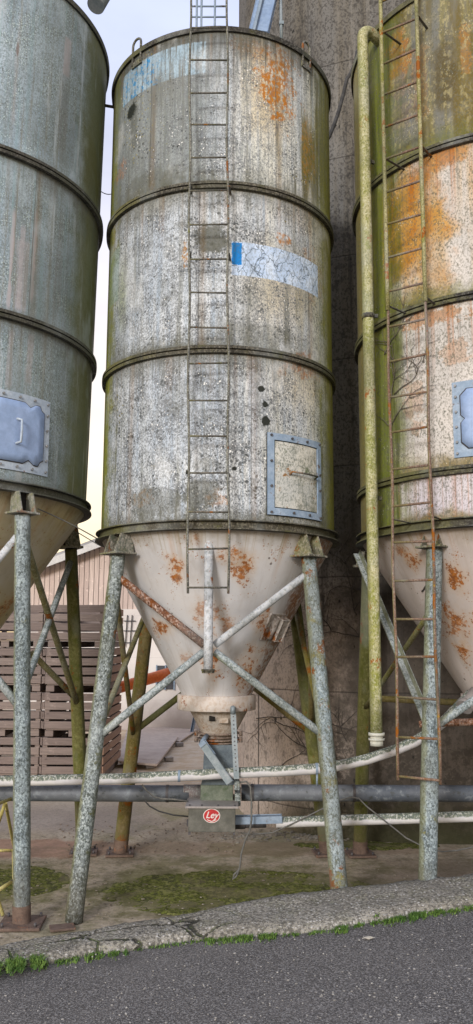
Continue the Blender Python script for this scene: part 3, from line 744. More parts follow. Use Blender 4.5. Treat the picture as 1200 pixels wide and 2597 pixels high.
# ------------------------------------------------------------------ ground
def road_z(x, y):
    """the road climbs gently to the right"""
    t = .158+.092*x
    return (t if t > .0 else t*.3)
def atroad(px, py, dz=0):
    p = atZ(px, py, .15)
    for _ in range(12): p = atZ(px, py, road_z(p.x, p.y)+dz)
    return p
def pad_mat():
    g = G('mossy_concrete_yard'); P = g.pos(); x, y, z = g.sep(P)
    n1 = g.noise(P, .9, 5, .6); n2 = g.noise(P, 4, 6, .7); n3 = g.noise(P, 22, 5, .75); n4 = g.noise(P, 70, 4, .7)
    c = g.mix(g.sm(n1, .35, .65), (.36, .305, .235), (.44, .385, .31))
    c = g.mix(g.sm(n2, .5, .68)*.5, c, (.17, .14, .105)); c = g.mix(g.mottle(P, 26, .42, .06)*.35, c, (.12, .10, .08)); c = g.mix(g.mottle(g.vadd(P, g.vec(5., 3., 1.)), 50, .42, .06)*.35, c, (.42, .38, .33))
    c = g.mix(g.sm(n3, .56, .68)*.4, c, (.32, .29, .25))
    # far yard: sandy
    c = g.mix(g.sm(y+(n2-.5)*1.5, 10., 12.5)*.9, c, g.mix(g.sm(n2, .4, .6), (.50, .40, .30), (.58, .50, .41)))
    # greenish film
    c = g.mix(g.sm(n1+(n2-.5)*.5, .46, .60)*g.sm(y, 12., 9.5)*g.sm(x, -1.8, -.8)*.6, c, (.25, .235, .12))
    def blot(cx, cy, rx, ry, k=.5, soft=.5):
        a = (x-cx)/rx; b = (y-cy)/ry
        return g.sm(1.-g.math('SQRT', a*a+b*b)+(n2-.5)*k*2, 0., soft)
    # reddish broken strip behind the legs
    c = g.mix(blot(-2.1, 8.55, 1.3, .45, .5, .3)*.8, c, g.mix(n3, (.30, .17, .125), (.40, .27, .21)))
    c = g.mix(blot(.2, 8.6, 2.3, .35, .6, .3)*.5, c, (.30, .22, .16))
    c = g.mix(g.sm(y, 9., 9.6)*g.sm(y, 11.5, 10.)*g.sm(x, -.6, -1.4)*.5, c, (.27, .235, .23))
    # moss stain
    mo = blot(.1, 7.15, 1.75, 1.0, .55, .6)
    c = g.mix(mo*.8, c, g.mix(g.sm(n3, .35, .65), (.07, .07, .025), (.15, .15, .05)))
    mo2 = blot(-2.15, 7.35, 1.15, .85, .55, .6)
    c = g.mix(mo2*.8, c, g.mix(g.sm(n3, .35, .65), (.08, .085, .025), (.18, .19, .05)))
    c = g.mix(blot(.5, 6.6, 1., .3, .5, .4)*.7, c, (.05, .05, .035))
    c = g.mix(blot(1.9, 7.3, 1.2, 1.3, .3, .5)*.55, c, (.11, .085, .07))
    c = g.mix(blot(1.6, 6.9, .8, .7, .4, .5)*.3, c, (.14, .145, .05))
    c = g.mix(g.specks(P, 40, g.sm(n2, .4, .65, 0., .4), .1)*.5, c, (.08, .075, .055))
    c = g.mix(g.sm(y+(n1-.5)*1.5, 9.3, 8.6)*g.sm(n2, .35, .6)*.35, c, (.13, .12, .075))
    c = g.grade(c, 1.12, 1.12, 1.05)
    return g.out(c, .95, 0, n3*1.+n4*.5+n2*.6, .45, .012, .15)
def road_mat():
    g = G('coarse_asphalt'); P = g.pos()
    n1 = g.noise(P, .7, 4, .6); n2 = g.noise(P, 5, 5, .7); n4 = g.noise(P, 180, 3, .8)
    d, r = g.vor(P, 120); d2, r2 = g.vor(g.vadd(P, g.vec(4.1, 2., .3)), 230)
    c = g.mix(g.sm(n1, .3, .7), (.088, .083, .082), (.130, .122, .118))
    c = g.mix(g.sm(n2, .5, .7)*.45, c, (.10, .094, .092))
    c = g.mix(g.mottle(P, 80, .48, .06)*.7, c, (.035, .034, .035)); c = g.mix(g.mottle(g.vadd(P, g.vec(5., 3., 1.)), 85, .38, .05)*.75, c, (.28, .27, .265)); c = g.mix(g.sm(g.noise(P, 1.8, 5, .7), .5, .64)*.35, c, (.15, .14, .135)); c = g.mix(g.sm(g.noise(g.vadd(P, g.vec(9., 1., 0.)), 1.3, 5, .7), .54, .64)*.45, c, (.045, .043, .043))
    c = g.mix(g.sm(r2, .55, .95)*g.sm(d2, .55, .3)*.6, c, (.24, .235, .235))
    c = g.mix(g.sm(r, .90, .98)*g.sm(d, .50, .3)*.75, c, (.40, .40, .40))
    c = g.mix(g.sm(r2, .35, .05)*g.sm(d2, .6, .3)*.7, c, (.022, .021, .022))
    # a scuffed paler track
    x, y, z = g.sep(P)
    tr = g.sm((y-4.05-x*.22+(n2-.5)*.3).abs(), .10, .0)*g.sm(x, -.2, .6)*g.sm(n2, .4, .6)
    c = g.mix(tr*.5, c, (.20, .19, .185))
    return g.out(c, .85, 0, (1.-d)*.7+(1.-d2)*.5+n4*.4, .7, .008, .3)
def kerb_mat():
    g = G('exposed_gravel_concrete'); P = g.pos()
    n1 = g.noise(P, 1.3, 4, .6); n2 = g.noise(P, 6, 5, .7); n4 = g.noise(P, 150, 3, .8)
    d, r = g.vor(P, 52); d2, r2 = g.vor(g.vadd(P, g.vec(4.1, 2., .3)), 95)
    c = g.mix(g.sm(n1, .35, .65), (.235, .22, .19), (.32, .305, .27))
    c = g.mix(g.sm(n2, .48, .62)*.4, c, (.20, .20, .13)); c = g.mix(g.mottle(P, 48, .50, .05)*.7, c, (.07, .066, .055))
    c = g.mix(g.sm(r, .70, .92)*g.sm(d, .5, .3)*.85, c, (.50, .49, .47))
    c = g.mix(g.sm(r2, .7, .95)*g.sm(d2, .5, .3)*.6, c, (.38, .37, .36))
    c = g.mix(g.sm(r2, .30, .05)*g.sm(d2, .6, .3)*.6, c, (.07, .07, .06))
    x, y, z = g.sep(P); W = g.wv(P, 3, .12)
    ck, _ = g.vor(g.sc(W, (1, 1.6, 1)), 1.9, 'DISTANCE_TO_EDGE')
    lo = g.sm(y-(x+2.)*.14, 5.75, 5.55)*g.sm(x, .2, -.3)
    crk = g.sm(ck, .022, .007)*lo
    c = g.mix(crk*.9, c, g.mix(g.sm(n2, .5, .6), (.03, .03, .022), (.06, .09, .02)))
    return g.out(c, .9, 0, (1.-d)*.8+(1.-d2)*.5+n4*.3+n2*.5-crk*3., .8, .010, .2)
M['pad'] = pad_mat(); M['road'] = road_mat(); M['kerb'] = kerb_mat()

def lerp_poly(pts, x):
    if x <= pts[0][0]: return pts[0][1]+(pts[1][1]-pts[0][1])*(x-pts[0][0])/(pts[1][0]-pts[0][0])
    for (a, b), (c, d) in zip(pts, pts[1:]):
        if x <= c: return b+(d-b)*(x-a)/(c-a)
    (a, b), (c, d) = pts[-2:]
    return d+(d-b)*(x-c)/(c-a)
top_px = [(-60, 2405), (0, 2397), (120, 2372), (230, 2357), (320, 2340), (440, 2325), (560, 2296), (700, 2268), (860, 2250), (1000, 2234), (1200, 2213), (1300, 2203)]
bot_px = [(-60, 2482), (0, 2466), (110, 2447), (250, 2424), (400, 2402), (520, 2386), (650, 2377), (800, 2366), (900, 2350), (1000, 2334), (1100, 2316), (1200, 2303), (1300, 2290)]
topw = [atroad(a, b, .04) for a, b in top_px]; botw = [atroad(a, b, .0) for a, b in bot_px]
tl = [(p.x, p.y) for p in topw]; bl_ = [(p.x, p.y) for p in botw]

# yard sheet: level, out to the horizon
mb = MB()
rows = []
for y in [-40, 0, 4, 5, 6, 7, 8, 9, 10, 12, 15, 20, 30, 60, 150, 500, 1500]:
    rows.append([Vector((x, y, -.006 if y < 1500 else -.1)) for x in [-900, -200, -50, -20, -8, -4, -2, 0, 2, 4, 8, 20, 50, 200, 900]])
mb.grid(rows)
kind(obj('concrete_yard', mb, M['pad']), 'structure')
from mathutils import noise as mnoise
# road surface in front
mb = MB(); rows = []
xs = [-40, -20, -10, -6]+[-5+.1*i for i in range(106)]+[6, 10, 20, 40]
for k in range(40):
    row = []
    for x in xs:
        yb = lerp_poly(bl_, min(max(x, -5.), 5.5))+.10
        t = k/39; y = yb*(1-t)+(-8)*t if k > 0 else yb
        if x < -4: pass
        z = road_z(min(max(x, -6), 6), y)+.006*mnoise.noise(Vector((x*2, y*2, 0)))
        if abs(x) > 6: z = road_z(math.copysign(6, x), y)
        row.append(Vector((x, y, z+.004)))
    rows.append(row)
mb.grid(rows)
kind(obj('asphalt_road', mb, M['road']), 'structure')
# raised gravel-concrete verge along the road, with broken front pieces
mb = MB(); rows = []
XS = [-5.+.02*i for i in range(int(10.5/.02))]
prof = [(-.10, -.12), (-.02, -.03), (0., .0), (.02, .035), (.12, .055), (.5, .062), (.85, .050), (.97, .038), (1.0, .02), (1.02, -.25)]
prof = prof[:5]+[(t, .058) for t in (.2, .3, .4)]+prof[5:6]+[(t, .060) for t in (.6, .7, .8)]+prof[6:]
for t, dz in prof:
    row = []
    for x in XS:
        yb = lerp_poly(bl_, x); yt = lerp_poly(tl, x)
        jag = .035*mnoise.noise(Vector((x*4, 3, 0)))+.02*mnoise.noise(Vector((x*14, 1, 0)))
        w = max(yt-yb, .35)
        y = yb+t*w+jag*(1-min(max(t, 0), 1))+(.02*mnoise.noise(Vector((x*6, 9, 0))) if t > .9 else 0)
        z = road_z(x, y)+dz+.010*mnoise.noise(Vector((x*5, y*5, 2)))+.006*mnoise.noise(Vector((x*22, y*22, 2)))
        # cracks in the broken left part
        if t > 0 and t < 1:
            for cx, sl in ((-1.05, .5), (-.72, .9), (-.55, 1.1), (-1.32, -.1)):
                dd = abs(x-cx-(y-yb)*sl+.03*mnoise.noise(Vector((x*9, y*9, 5))))
                if dd < .014 and t < .62: z -= .02*(1-dd/.014)
            dd = abs(t-.50+.18*mnoise.noise(Vector((x*3, 0, 7))))
            if -1.4 < x < .9 and dd < .04: z -= .018*(1-dd/.04)
        row.append(Vector((x, y, z)))
    rows.append(row)
mb.grid(rows)
kind(obj('gravel_verge', mb, M['kerb']), 'structure')

# moss cushions on the yard: sheets that rise through the concrete along a ragged border
def moss_sheet(cx, cy, rx, ry, name, seed, dens=.03):
    mb = MB(); rows = []
    nx = int(2*rx/dens); ny = int(2*ry/dens)
    for j in range(ny+1):
        row = []
        for i in range(nx+1):
            x = cx-rx+2*rx*i/nx; y = cy-ry+2*ry*j/ny
            d = math.hypot((x-cx)/rx, (y-cy)/ry)
            n = mnoise.fractal(Vector((x*3, y*3, seed)), 1, 2, 4)
            n2 = mnoise.fractal(Vector((x*26, y*26, seed)), .8, 2, 3)
            z = (.009*(1-d*1.35)+.013*n+.006*n2)-.003
            if d > .92: z = min(z, -.012)
            row.append(Vector((x, y, max(z, -.015))))
        rows.append(row)
    mb.grid(rows)
    return mb
def moss_mat():
    g = G('yard_moss'); P = g.pos(); n2 = g.noise(P, 5, 5, .7); n3 = g.noise(P, 45, 5, .8); n5 = g.noise(P, 130, 3, .8)
    c = g.mix(g.sm(n2, .35, .65), (.085, .095, .018), (.19, .215, .04)); c = g.mix(g.sm(n3, .35, .65)*.5, c, (.06, .06, .02))
    c = g.mix(g.sm(n5, .55, .7)*.6, c, (.22, .23, .07))
    c = g.mix(g.sm(n2+n3*.4, .70, .80)*.7, c, (.045, .042, .03)); c = g.mix(g.mottle(P, 34, .48, .05)*.6, c, (.035, .036, .015)); c = g.mix(g.mottle(g.vadd(P, g.vec(5., 3., 1.)), 22, .36, .05)*.5, c, (.24, .235, .09)); c = g.mix(g.sm(g.noise(P, 2.2, 4), .54, .62)*.5, c, (.15, .125, .08))
    return g.out(c, .95, 0, n3+n5*.6, .5, .010, .1)
M['moss'] = moss_mat()
kind(obj('moss_patch', moss_sheet(.05, 7.15, 1.25, .70, 'm', 1., .015), M['moss']), 'stuff')
kind(obj('moss_patch', moss_sheet(-2.2, 7.4, .9, .62, 'm', 5., .015), M['moss']), 'stuff')
kind(obj('moss_patch', moss_sheet(1.3, 8.75, .8, .22, 'm', 9.), M['moss']), 'stuff')

# grass along the broken edge
gm = G('verge_grass'); P = gm.pos(); rr_ = gm.rnd(); c = gm.mix(rr_, (.045, .11, .018), (.16, .25, .05)); c = gm.mix(gm.sm(gm.noise(P, 5, 3), .5, .6)*.5, c, (.03, .09, .012))
M['grass'] = gm.out(c, .7, 0)
mb = MB()
def blade(p, h, a, w, lean):
    d = Vector((math.cos(a), math.sin(a), 0)); s_ = Vector((-d.y, d.x, 0))*w
    b0 = Vector(p); m = b0+d*lean*.4+Vector((0, 0, h*.6)); t = b0+d*lean+Vector((0, 0, h))
    V = [mb.bm.verts.new(q) for q in (b0-s_, b0+s_, m+s_*.7, m-s_*.7, t)]
    mb.face([V[0], V[1], V[2], V[3]]); mb.face([V[3], V[2], V[4]])
for (x0, x1, off, wid, n, hh) in ((-70, 112, -16, 20, 4200, .034), (105, 330, -3, 11, 1300, .03), (330, 520, -3, 5, 400, .024), (520, 700, -3, 11, 2300, .026),
                                 (700, 860, -2, 5, 500, .024), (850, 900, 2, 9, 420, .034), (900, 980, -2, 5, 260, .026), (975, 1085, -5, 12, 2200, .032), (1085, 1220, -3, 8, 1300, .030), (945, 965, -22, 4, 40, .02)):
    for i in range(n):
        px = random.uniform(x0, x1); 
        if mnoise.noise(Vector((px*.05, off, 0)))+.3*mnoise.noise(Vector((px*.3, 2, 0))) < random.uniform(-.25, .22): continue
        py = lerp_poly(bot_px, px)+off+random.gauss(0, wid*.5)
        hz = .045 if off < -5 else .012; p = atroad(px, py, hz); p.z -= .01
        blade(p, hh*random.uniform(.35, .95), random.uniform(0, 6.28), random.uniform(.002, .005), random.uniform(.2, 1.3)*hh)
kind(obj('verge_grass', mb, M['grass'], fix=False), 'stuff')
# loose grit on road and verge
mb = MB()
for i in range(600):
    px, py = random.uniform(-20, 1220), random.uniform(2260, 2597)
    if py < lerp_poly(top_px, px)+8: continue
    onv = py < lerp_poly(bot_px, px)
    p = atroad(px, py, .042 if onv else .006); r = random.uniform(.003, .007)
    mb.blob(p, r, 1, (random.uniform(.8, 1.4), random.uniform(.8, 1.4), .6))
M['grit'] = simple('pale_grit', (.20, .19, .18), (.42, .41, .39), 30, .8)
kind(obj('loose_grit', mb, M['grit']), 'stuff')
# fallen leaf on the road
mb = MB(); p = atroad(935, 2380, .012)
pts = [p+Vector(q)*.7 for q in ((-.055, 0, 0), (-.02, .018, .006), (.0, .035, .004), (.02, .02, .01), (.052, .008, .002), (.03, -.012, .006), (.0, -.03, .002), (-.03, -.012, .006))]
mb.poly(pts, .002, (0, 0, 1))
tag(obj('fallen_leaf', mb, simple('bleached_leaf', (.50, .46, .38), (.58, .54, .46), 20)), 'small pale bleached leaf lying flat on the dark asphalt', 'leaf')

# ------------------------------------------------------------------ silos
def build_silo(s, label, skin, cone, ringm, rings_out=.03, lean=0.):
    C, r = s['C'], s['R']
    t = thing('feed_silo', label, 'silo', (C[0], C[1], 0), 'feed silos standing in a row')
    s['root'] = t
    # shell, in courses that overlap a little at the joints
    zs = [s['base']]+sorted(s['rings'])+[s['top']]
    pr = []
    for a, b in zip(zs, zs[1:]):
        n = 10
        for i in range(n+1): pr.append((r, a+(b-a)*i/n))
    mb = MB(); mb.lathe(C, pr, 160, rad=r)
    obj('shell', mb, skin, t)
    for z in s['rings']:
        mb = MB()
        h = .033; o = rings_out
        mb.lathe(C, [(r-.002, z+h), (r+o, z+h-.002), (r+o+.002, z+.006), (r+o*.45, z+.004), (r+o*.45, z-.004), (r+o+.002, z-.006), (r+o, z-h+.002), (r-.002, z-h)], 160, rad=r, smooth=False)
        # bolts under the lip
        obj('joint_ring', mb, ringm, t)
    z = s['base']; mb = MB()
    mb.lathe(C, [(r-.002, z+.045), (r+.045, z+.043), (r+.047, z+.034), (r+.012, z+.030), (r+.012, z-.02), (r+.05, z-.022), (r+.052, z-.032), (r-.03, z-.034)], 160, rad=r, smooth=False)
    obj('base_ring', mb, ringm, t)
    z = s['top']; mb = MB()
    mb.lathe(C, [(r-.002, z-.03), (r+.020, z-.036), (r+.024, z+.006), (r+.0, z+.008)], 160, rad=r, smooth=False)
    obj('top_rim', mb, M['ring_dark'], t)
    mb = MB(); mb.lathe(C, [(r+.022, z+.008), (r-.03, z+.02), (.25, z+.40), (.25, z+.46), (.001, z+.47)], 64, rad=r)
    obj('roof', mb, M['roof'], t)
    if lean:
        for ch in t.children:
            for v in ch.data.vertices: v.co.x += lean*max(0, v.co.z-s['base'])
    (r0, z0), (r1, z1) = s['cone']
    mb = MB(); n = 16
    mb.lathe(C, [(r0+(r1-r0)*i/n-.012, z0-.03+(z1-z0+.03)*i/n) for i in range(n+1)], 128, rad=r)
    # welded seam strips down the cone
    obj('hopper_cone', mb, cone, t)
    return t

silo_c = build_silo(SC, 'pale speckled silo in the middle with a blue framed hatch and torn banner scraps', M['skin_c'], M['cone_c'], M['ring'])
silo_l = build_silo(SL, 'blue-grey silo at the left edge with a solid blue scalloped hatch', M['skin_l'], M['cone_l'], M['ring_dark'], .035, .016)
silo_r = build_silo(SR_, 'green and orange stained silo at the right edge with a long mossy filling pipe', M['skin_r'], M['cone_r'], M['ring_dark'], .032)

def foot_plate(p, parent, w=.26, rot=.0, mat=None):
    mb = MB(); mb.box((p[0], p[1], p[2]+.010), (w, w, .02), Matrix.Rotation(rot, 3, 'Z'), .003)
    o = obj('base_plate', mb, mat or M['rustplate'], parent)
    mb = MB()
    for sx in (-1, 1):
        for sy in (-1, 1):
            q = Matrix.Rotation(rot, 3, 'Z') @ Vector((sx*w*.38, sy*w*.38, 0))
            mb.tube([(p[0]+q.x, p[1]+q.y, p[2]+.018), (p[0]+q.x, p[1]+q.y, p[2]+.045)], .010, 8)
    split('anchor_bolt', mb, M['dark_bolt'], o)
def leg(a, b, parent, mat, r=.06, rb=None, plate=True, rot=0., pw=.26, foot_rust=True, wob=.02):
    """a top, b foot"""
    n = 26; a, b = Vector(a), Vector(b)
    pts = [a.lerp(b, i/n) for i in range(n+1)]; rr = [r+((rb or r)-r)*i/n for i in range(n+1)]
    mb = MB(); mb.tube(pts, rr, 28, True, wob)
    o = obj('leg', mb, mat, parent)
    if foot_rust:
        d = (a-b).normalized(); mb = MB(); mb.tube([b-d*.0, b+d*.14], (rb or r)+.0025, 28, False)
        obj('rusted_foot', mb, M['rustplate'], o)
    if plate: foot_plate(b, o, pw, rot)
    return o
def bracket(p, parent, w=.21, C=None, mat=None, hh=.13, d=.20):
    """seat above a leg: bearing plate with two gusset cheeks rising to the base ring"""
    p = Vector(p); mat = mat or M['bracket']
    ang = math.atan2(p.y-C[1], p.x-C[0])+math.pi/2 if C else 0
    m = Matrix.Rotation(ang, 3, 'Z')
    mb = MB(); mb.box(p, (w, d, .016), m, .003)
    o = obj('leg_bracket', mb, mat, parent)
    X = m @ Vector((1, 0, 0)); Y = m @ Vector((0, 1, 0))
    mb = MB()
    for sx in (-1, 1):
        c = p+X*sx*w*.30
        pts = [c-Y*d*.46+Vector((0, 0, .008)), c+Y*d*.46+Vector((0, 0, .008)), c+Y*d*.46*.9+Vector((0, 0, hh)), c-Y*d*.18+Vector((0, 0, hh))]
        mb.poly(pts, .010, X)
    split('gusset', mb, mat, o)
    mb = MB(); c = p+Y*(d*.30 if (Y.dot(Vector((C[0]-p.x, C[1]-p.y, 0))) > 0) else -d*.30)+Vector((0, 0, hh*.5))
    mb.box(c, (w*.58, .01, hh*.98), m, 0)
    obj('back_plate', mb, M['dark_hole'], o)
    return o
def brace(a, b, parent, mat, r=.028, name='brace', angle=False):
    mb = MB()
    if angle:
        a, b = Vector(a), Vector(b); t = (b-a).normalized()
        mb.beam(a, b, .006, .055); x = t.cross(Vector((0, 0, 1))).normalized(); z = x.cross(t)
        mb.beam(a+x*.024-z*.025, b+x*.024-z*.025, .055, .006)
    else: mb.tube([a, b], r, 16)
    return obj(name, mb, mat, parent)

# ---- centre silo stand
cx, cy = SC['C']
FL0, FL1 = atY(300, 1408, 6.72), atZ(187, 2338, .0)
FR0, FR1 = atY(783, 1415, 6.72), atZ(868, 2338, .0)
BL0, BL1 = atY(384, 1490, 8.15), atZ(304, 2166, .0)
BR0, BR1 = atY(742, 1490, 8.15), atZ(830, 2166, .0)
l_fl = leg(FL0, FL1, silo_c, M['leg_dark'], .058, .064, False, foot_rust=False); l_fr = leg(FR0, FR1, silo_c, M['leg_rust'], .060, .064, False, foot_rust=False)
mb = MB(); mb.box(atZ(158, 2352, .012), (.17, .12, .014), Matrix.Rotation(.3, 3, 'Z'), .002); obj('base_plate', mb, M['rustplate'], l_fl)
l_bl = leg(BL0, BL1, silo_c, M['leg_brown'], .062, .066, True, .1); l_br = leg(BR0, BR1, silo_c, M['leg_green'], .062, .066, True, .1)
for p in (FL0, FR0, BL0, BR0): bracket(p+Vector((0, 0, .012)), silo_c, .24, SC['C'], hh=SC['base']-.035-p.z-.01)
def on(a, b, py):
    """point of the segment a-b seen at photo row py"""
    lo, hi = 0., 1.
    for _ in range(40):
        m = (lo+hi)/2
        if px_of(a.lerp(b, m))[1] > py: hi = m
        else: lo = m
    return a.lerp(b, (lo+hi)/2)
front = Vector((0, -.03, 0))
fc = atY(531, 1646, 6.60)
brace(on(FL0, FL1, 1458), fc+Vector((-.04, 0, .03)), silo_c, M['brace_rust'], .031)
brace(on(FR0, FR1, 1450), fc+Vector((.04, 0, .03)), silo_c, M['brace_white'], .029)
brace(on(FL0, FL1, 1872), fc+Vector((-.04, 0, -.02)), silo_c, M['brace_lichen'], .030)
brace(on(FR0, FR1, 1868), fc+Vector((.04, 0, -.02)), silo_c, M['brace_lichen'], .030)
# outlet stub pipe hanging in front of the cone
mb = MB(); a = atY(530, 1352, 6.50); b = atY(528, 1697, 6.50); mb.tube([a, b], .035, 20)
vp = obj('vent_pipe', mb, M['brace_white'], silo_c)
mb = MB(); mb.tube([b+Vector((0, 0, .0)), b-Vector((0, 0, .016))], .052, 20); mb.tube([b-Vector((0, 0, .018)), b-Vector((0, 0, .03))], .048, 20); obj('flange', mb, M['ring'], vp)
mb = MB(); mb.box(a+Vector((0, .08, -.06)), (.03, .2, .03)); obj('hanger', mb, M['brace_white'], vp)
# side and rear braces
def xpair(a0, a1, b0, b1, parent, y, m1, m2, r=.024):
    """two crossing braces between leg a and leg b; y rows: a high, b low, b high, a low"""
    brace(on(a0, a1, y[0]), on(b0, b1, y[1]), parent, m1, r); brace(on(b0, b1, y[2]), on(a0, a1, y[3]), parent, m2, r)
xpair(FL0, FL1, BL0, BL1, silo_c, (1480, 1870, 1530, 1870), M['leg_brown'], M['brace_green'])
xpair(FR0, FR1, BR0, BR1, silo_c, (1480, 1850, 1540, 1880), M['leg_brown'], M['leg_brown'])
xpair(BL0, BL1, BR0, BR1, silo_c, (1530, 1860, 1540, 1855), M['leg_brown'], M['leg_green'], .030)

# ladder
def ladder(p0, p1, ztop, zbot, zr0, dz, parent, mr, mg, n, rr=.0092, lean=0.):
    mb = MB()
    for p in (p0, p1):
        q = [Vector((p[0]+lean*(zbot+(ztop-zbot)*i/24-4.3)+.006*math.sin(i*1.3+p[0]*9), p[1], zbot+(ztop-zbot)*i/24)) for i in range(25)]
        mb.tube(q, rr, 8)
    o = obj('ladder', mb, mr, parent)
    for i in range(n):
        z = zr0+dz*i+random.uniform(-.006, .006); mb = MB()
        lx = lean*(z-4.3); a = Vector((p0[0]+lx, p0[1], z+random.uniform(-.006, .006))); b = Vector((p1[0]+lx, p1[1], z+random.uniform(-.006, .006)))
        mb.tube([a, b], rr*.82, 8)
        obj('rung', mb, mg, o)
    return o
yl = cy-SC['R']-.13
A = atY(478, 1505, yl); B = atY(581, 1505, yl)
A2 = atY(482, 200, yl); B2 = atY(577, 200, yl)
p0 = ((A.x+A2.x)/2, yl); p1 = ((B.x+B2.x)/2, yl)
zb = A.z; zr = atY(530, 1490, yl).z
lad = ladder(p0, p1, SC['top']+1.6, zb, zr, .2885, silo_c, M['ladder'], M['ladder_dark'], 20, .0092, -.009)
mb = MB()
for py in (1193, 640, 470):
    for p in (p0, p1):
        z = atY(530, py, yl).z
        mb.beam((p[0], p[1]+.008, z), (p[0]+(.01 if p is p1 else -.01), cy-SC['R']+.01, z+.0), .02, .008)
split('stand_off', mb, M['ladder_dark'], lad)
# top exit hoops of the ladder
mb = MB()
zt = SC['top']
for (pxx) in (499, 511, 545):
    q = atY(pxx, 40, cy+.1); mb.tube([(q.x, cy+.1, zt+.05), (q.x, cy+.1, zt+1.6)], .011, 8)
for py in (16, 43, -30):
    q0, q1 = atY(484, py, cy+.1), atY(574, py, cy+.1); mb.tube([q0, q1], .009, 8)
obj('safety_frame', mb, M['blue_steel'], lad)
# lifting eyes on the rim
def lug(px, py, s, parent, w=.11, h=.22):
    hh = hit(px, py, s['C'], cyl(s)); th = hh[0]; r = s['R']+.012
    def P(t, z, o=0): return Vector((s['C'][0]+(r+o)*math.sin(t), s['C'][1]-(r+o)*math.cos(t), z))
    z0 = s['top']-.12; z1 = s['top']+.10; dt = w/2/s['R']; pts = [P(th-dt, z0)]
    for i in range(9):
        a = math.pi*(1-i/8); pts.append(P(th+dt*math.cos(a), z1-.03+.05*math.sin(a)))
    pts.append(P(th+dt, z0)); mb = MB(); mb.tube(pts, .011, 8)
    mb.box(P(th, z0+.01, -.004), (w*1.25, .012, .05), Matrix.Rotation(th, 3, 'Z'))
    obj('lifting_lug', mb, M['ladder'], parent)
lug(349, 165, SC, silo_c); lug(775, 170, SC, silo_c, .10)

# hatches
def bolts_on(C, r, pts, parent, mat, rad=.010):
    mb = MB()
    for th, z in pts:
        mb.tube([(C[0]+r*math.sin(th), C[1]-r*math.cos(th), z), (C[0]+(r+.014)*math.sin(th), C[1]-(r+.014)*math.cos(th), z)], rad, 8)
    split('bolt_head', mb, mat, parent)
def hatch_plain():
    C, r = SC['C'], SC['R']
    t0, za, _ = hit(677, 1098, C, cyl(SC)); t1, zb_, _ = hit(808, 1124, C, cyl(SC)); _, zc_, _ = hit(677, 1305, C, cyl(SC))
    z1, z0 = (za+zb_)/2, zc_
    w = .055/r; h = .055
    # gasket plate, then four frame strips butted together, then door
    mb = MB(); mb.curved(C, r-.004, r+.006, (t0-.004, t1+.004, z0-.004, z1+.004), 14); hp = obj('hatch', mb, M['dark_hole'], silo_c)
    mb = MB()
    mb.curved(C, r+.006, r+.022, (t0, t0+w, z0, z1), 3); mb.curved(C, r+.006, r+.022, (t1-w, t1, z0, z1), 3)
    mb.curved(C, r+.006, r+.022, (t0+w, t1-w, z1-h, z1), 10); mb.curved(C, r+.006, r+.022, (t0+w, t1-w, z0, z0+h), 10)
    obj('frame', mb, M['blue_frame'], hp)
    mb = MB(); mb.curved(C, r+.006, r+.016, (t0+w+.008, t1-w-.008, z0+h+.008, z1-h-.008), 12); dr = obj('door', mb, M['hatch_panel'], hp)
    pts = [(t0+w*.5, z1-.02), (t1-w*.5, z1-.02), (t0+w*.5, z0+.02), (t1-w*.5, z0+.02), (t0+w*.5, (z0+z1)/2+.1), (t0+w*.5, (z0+z1)/2-.1), (t1-w*.5, (z0+z1)/2+.05), (t1-w*.5, (z0+z1)/2-.08),
           (t0+(t1-t0)*.38, z1-h*.5), (t0+(t1-t0)*.66, z1-h*.5), (t0+(t1-t0)*.4, z0+h*.5), (t0+(t1-t0)*.7, z0+h*.5)]
    bolts_on(C, r+.020, pts, hp, M['dark_bolt'])
    ha, hz, _ = hit(732, 1199, C, cyl(SC)); hb, hz2, _ = hit(793, 1205, C, cyl(SC))
    def P(t, z, o): return Vector((C[0]+(r+o)*math.sin(t), C[1]-(r+o)*math.cos(t), z))
    mb = MB(); mb.tube([P(ha, hz-.02, .012), P(ha, hz, .05), P((ha+hb)/2, hz, .06), P(hb, hz, .05), P(hb, hz-.02, .012)], .008, 8)
    obj('handle', mb, M['ladder_dark'], hp)
hatch_plain()
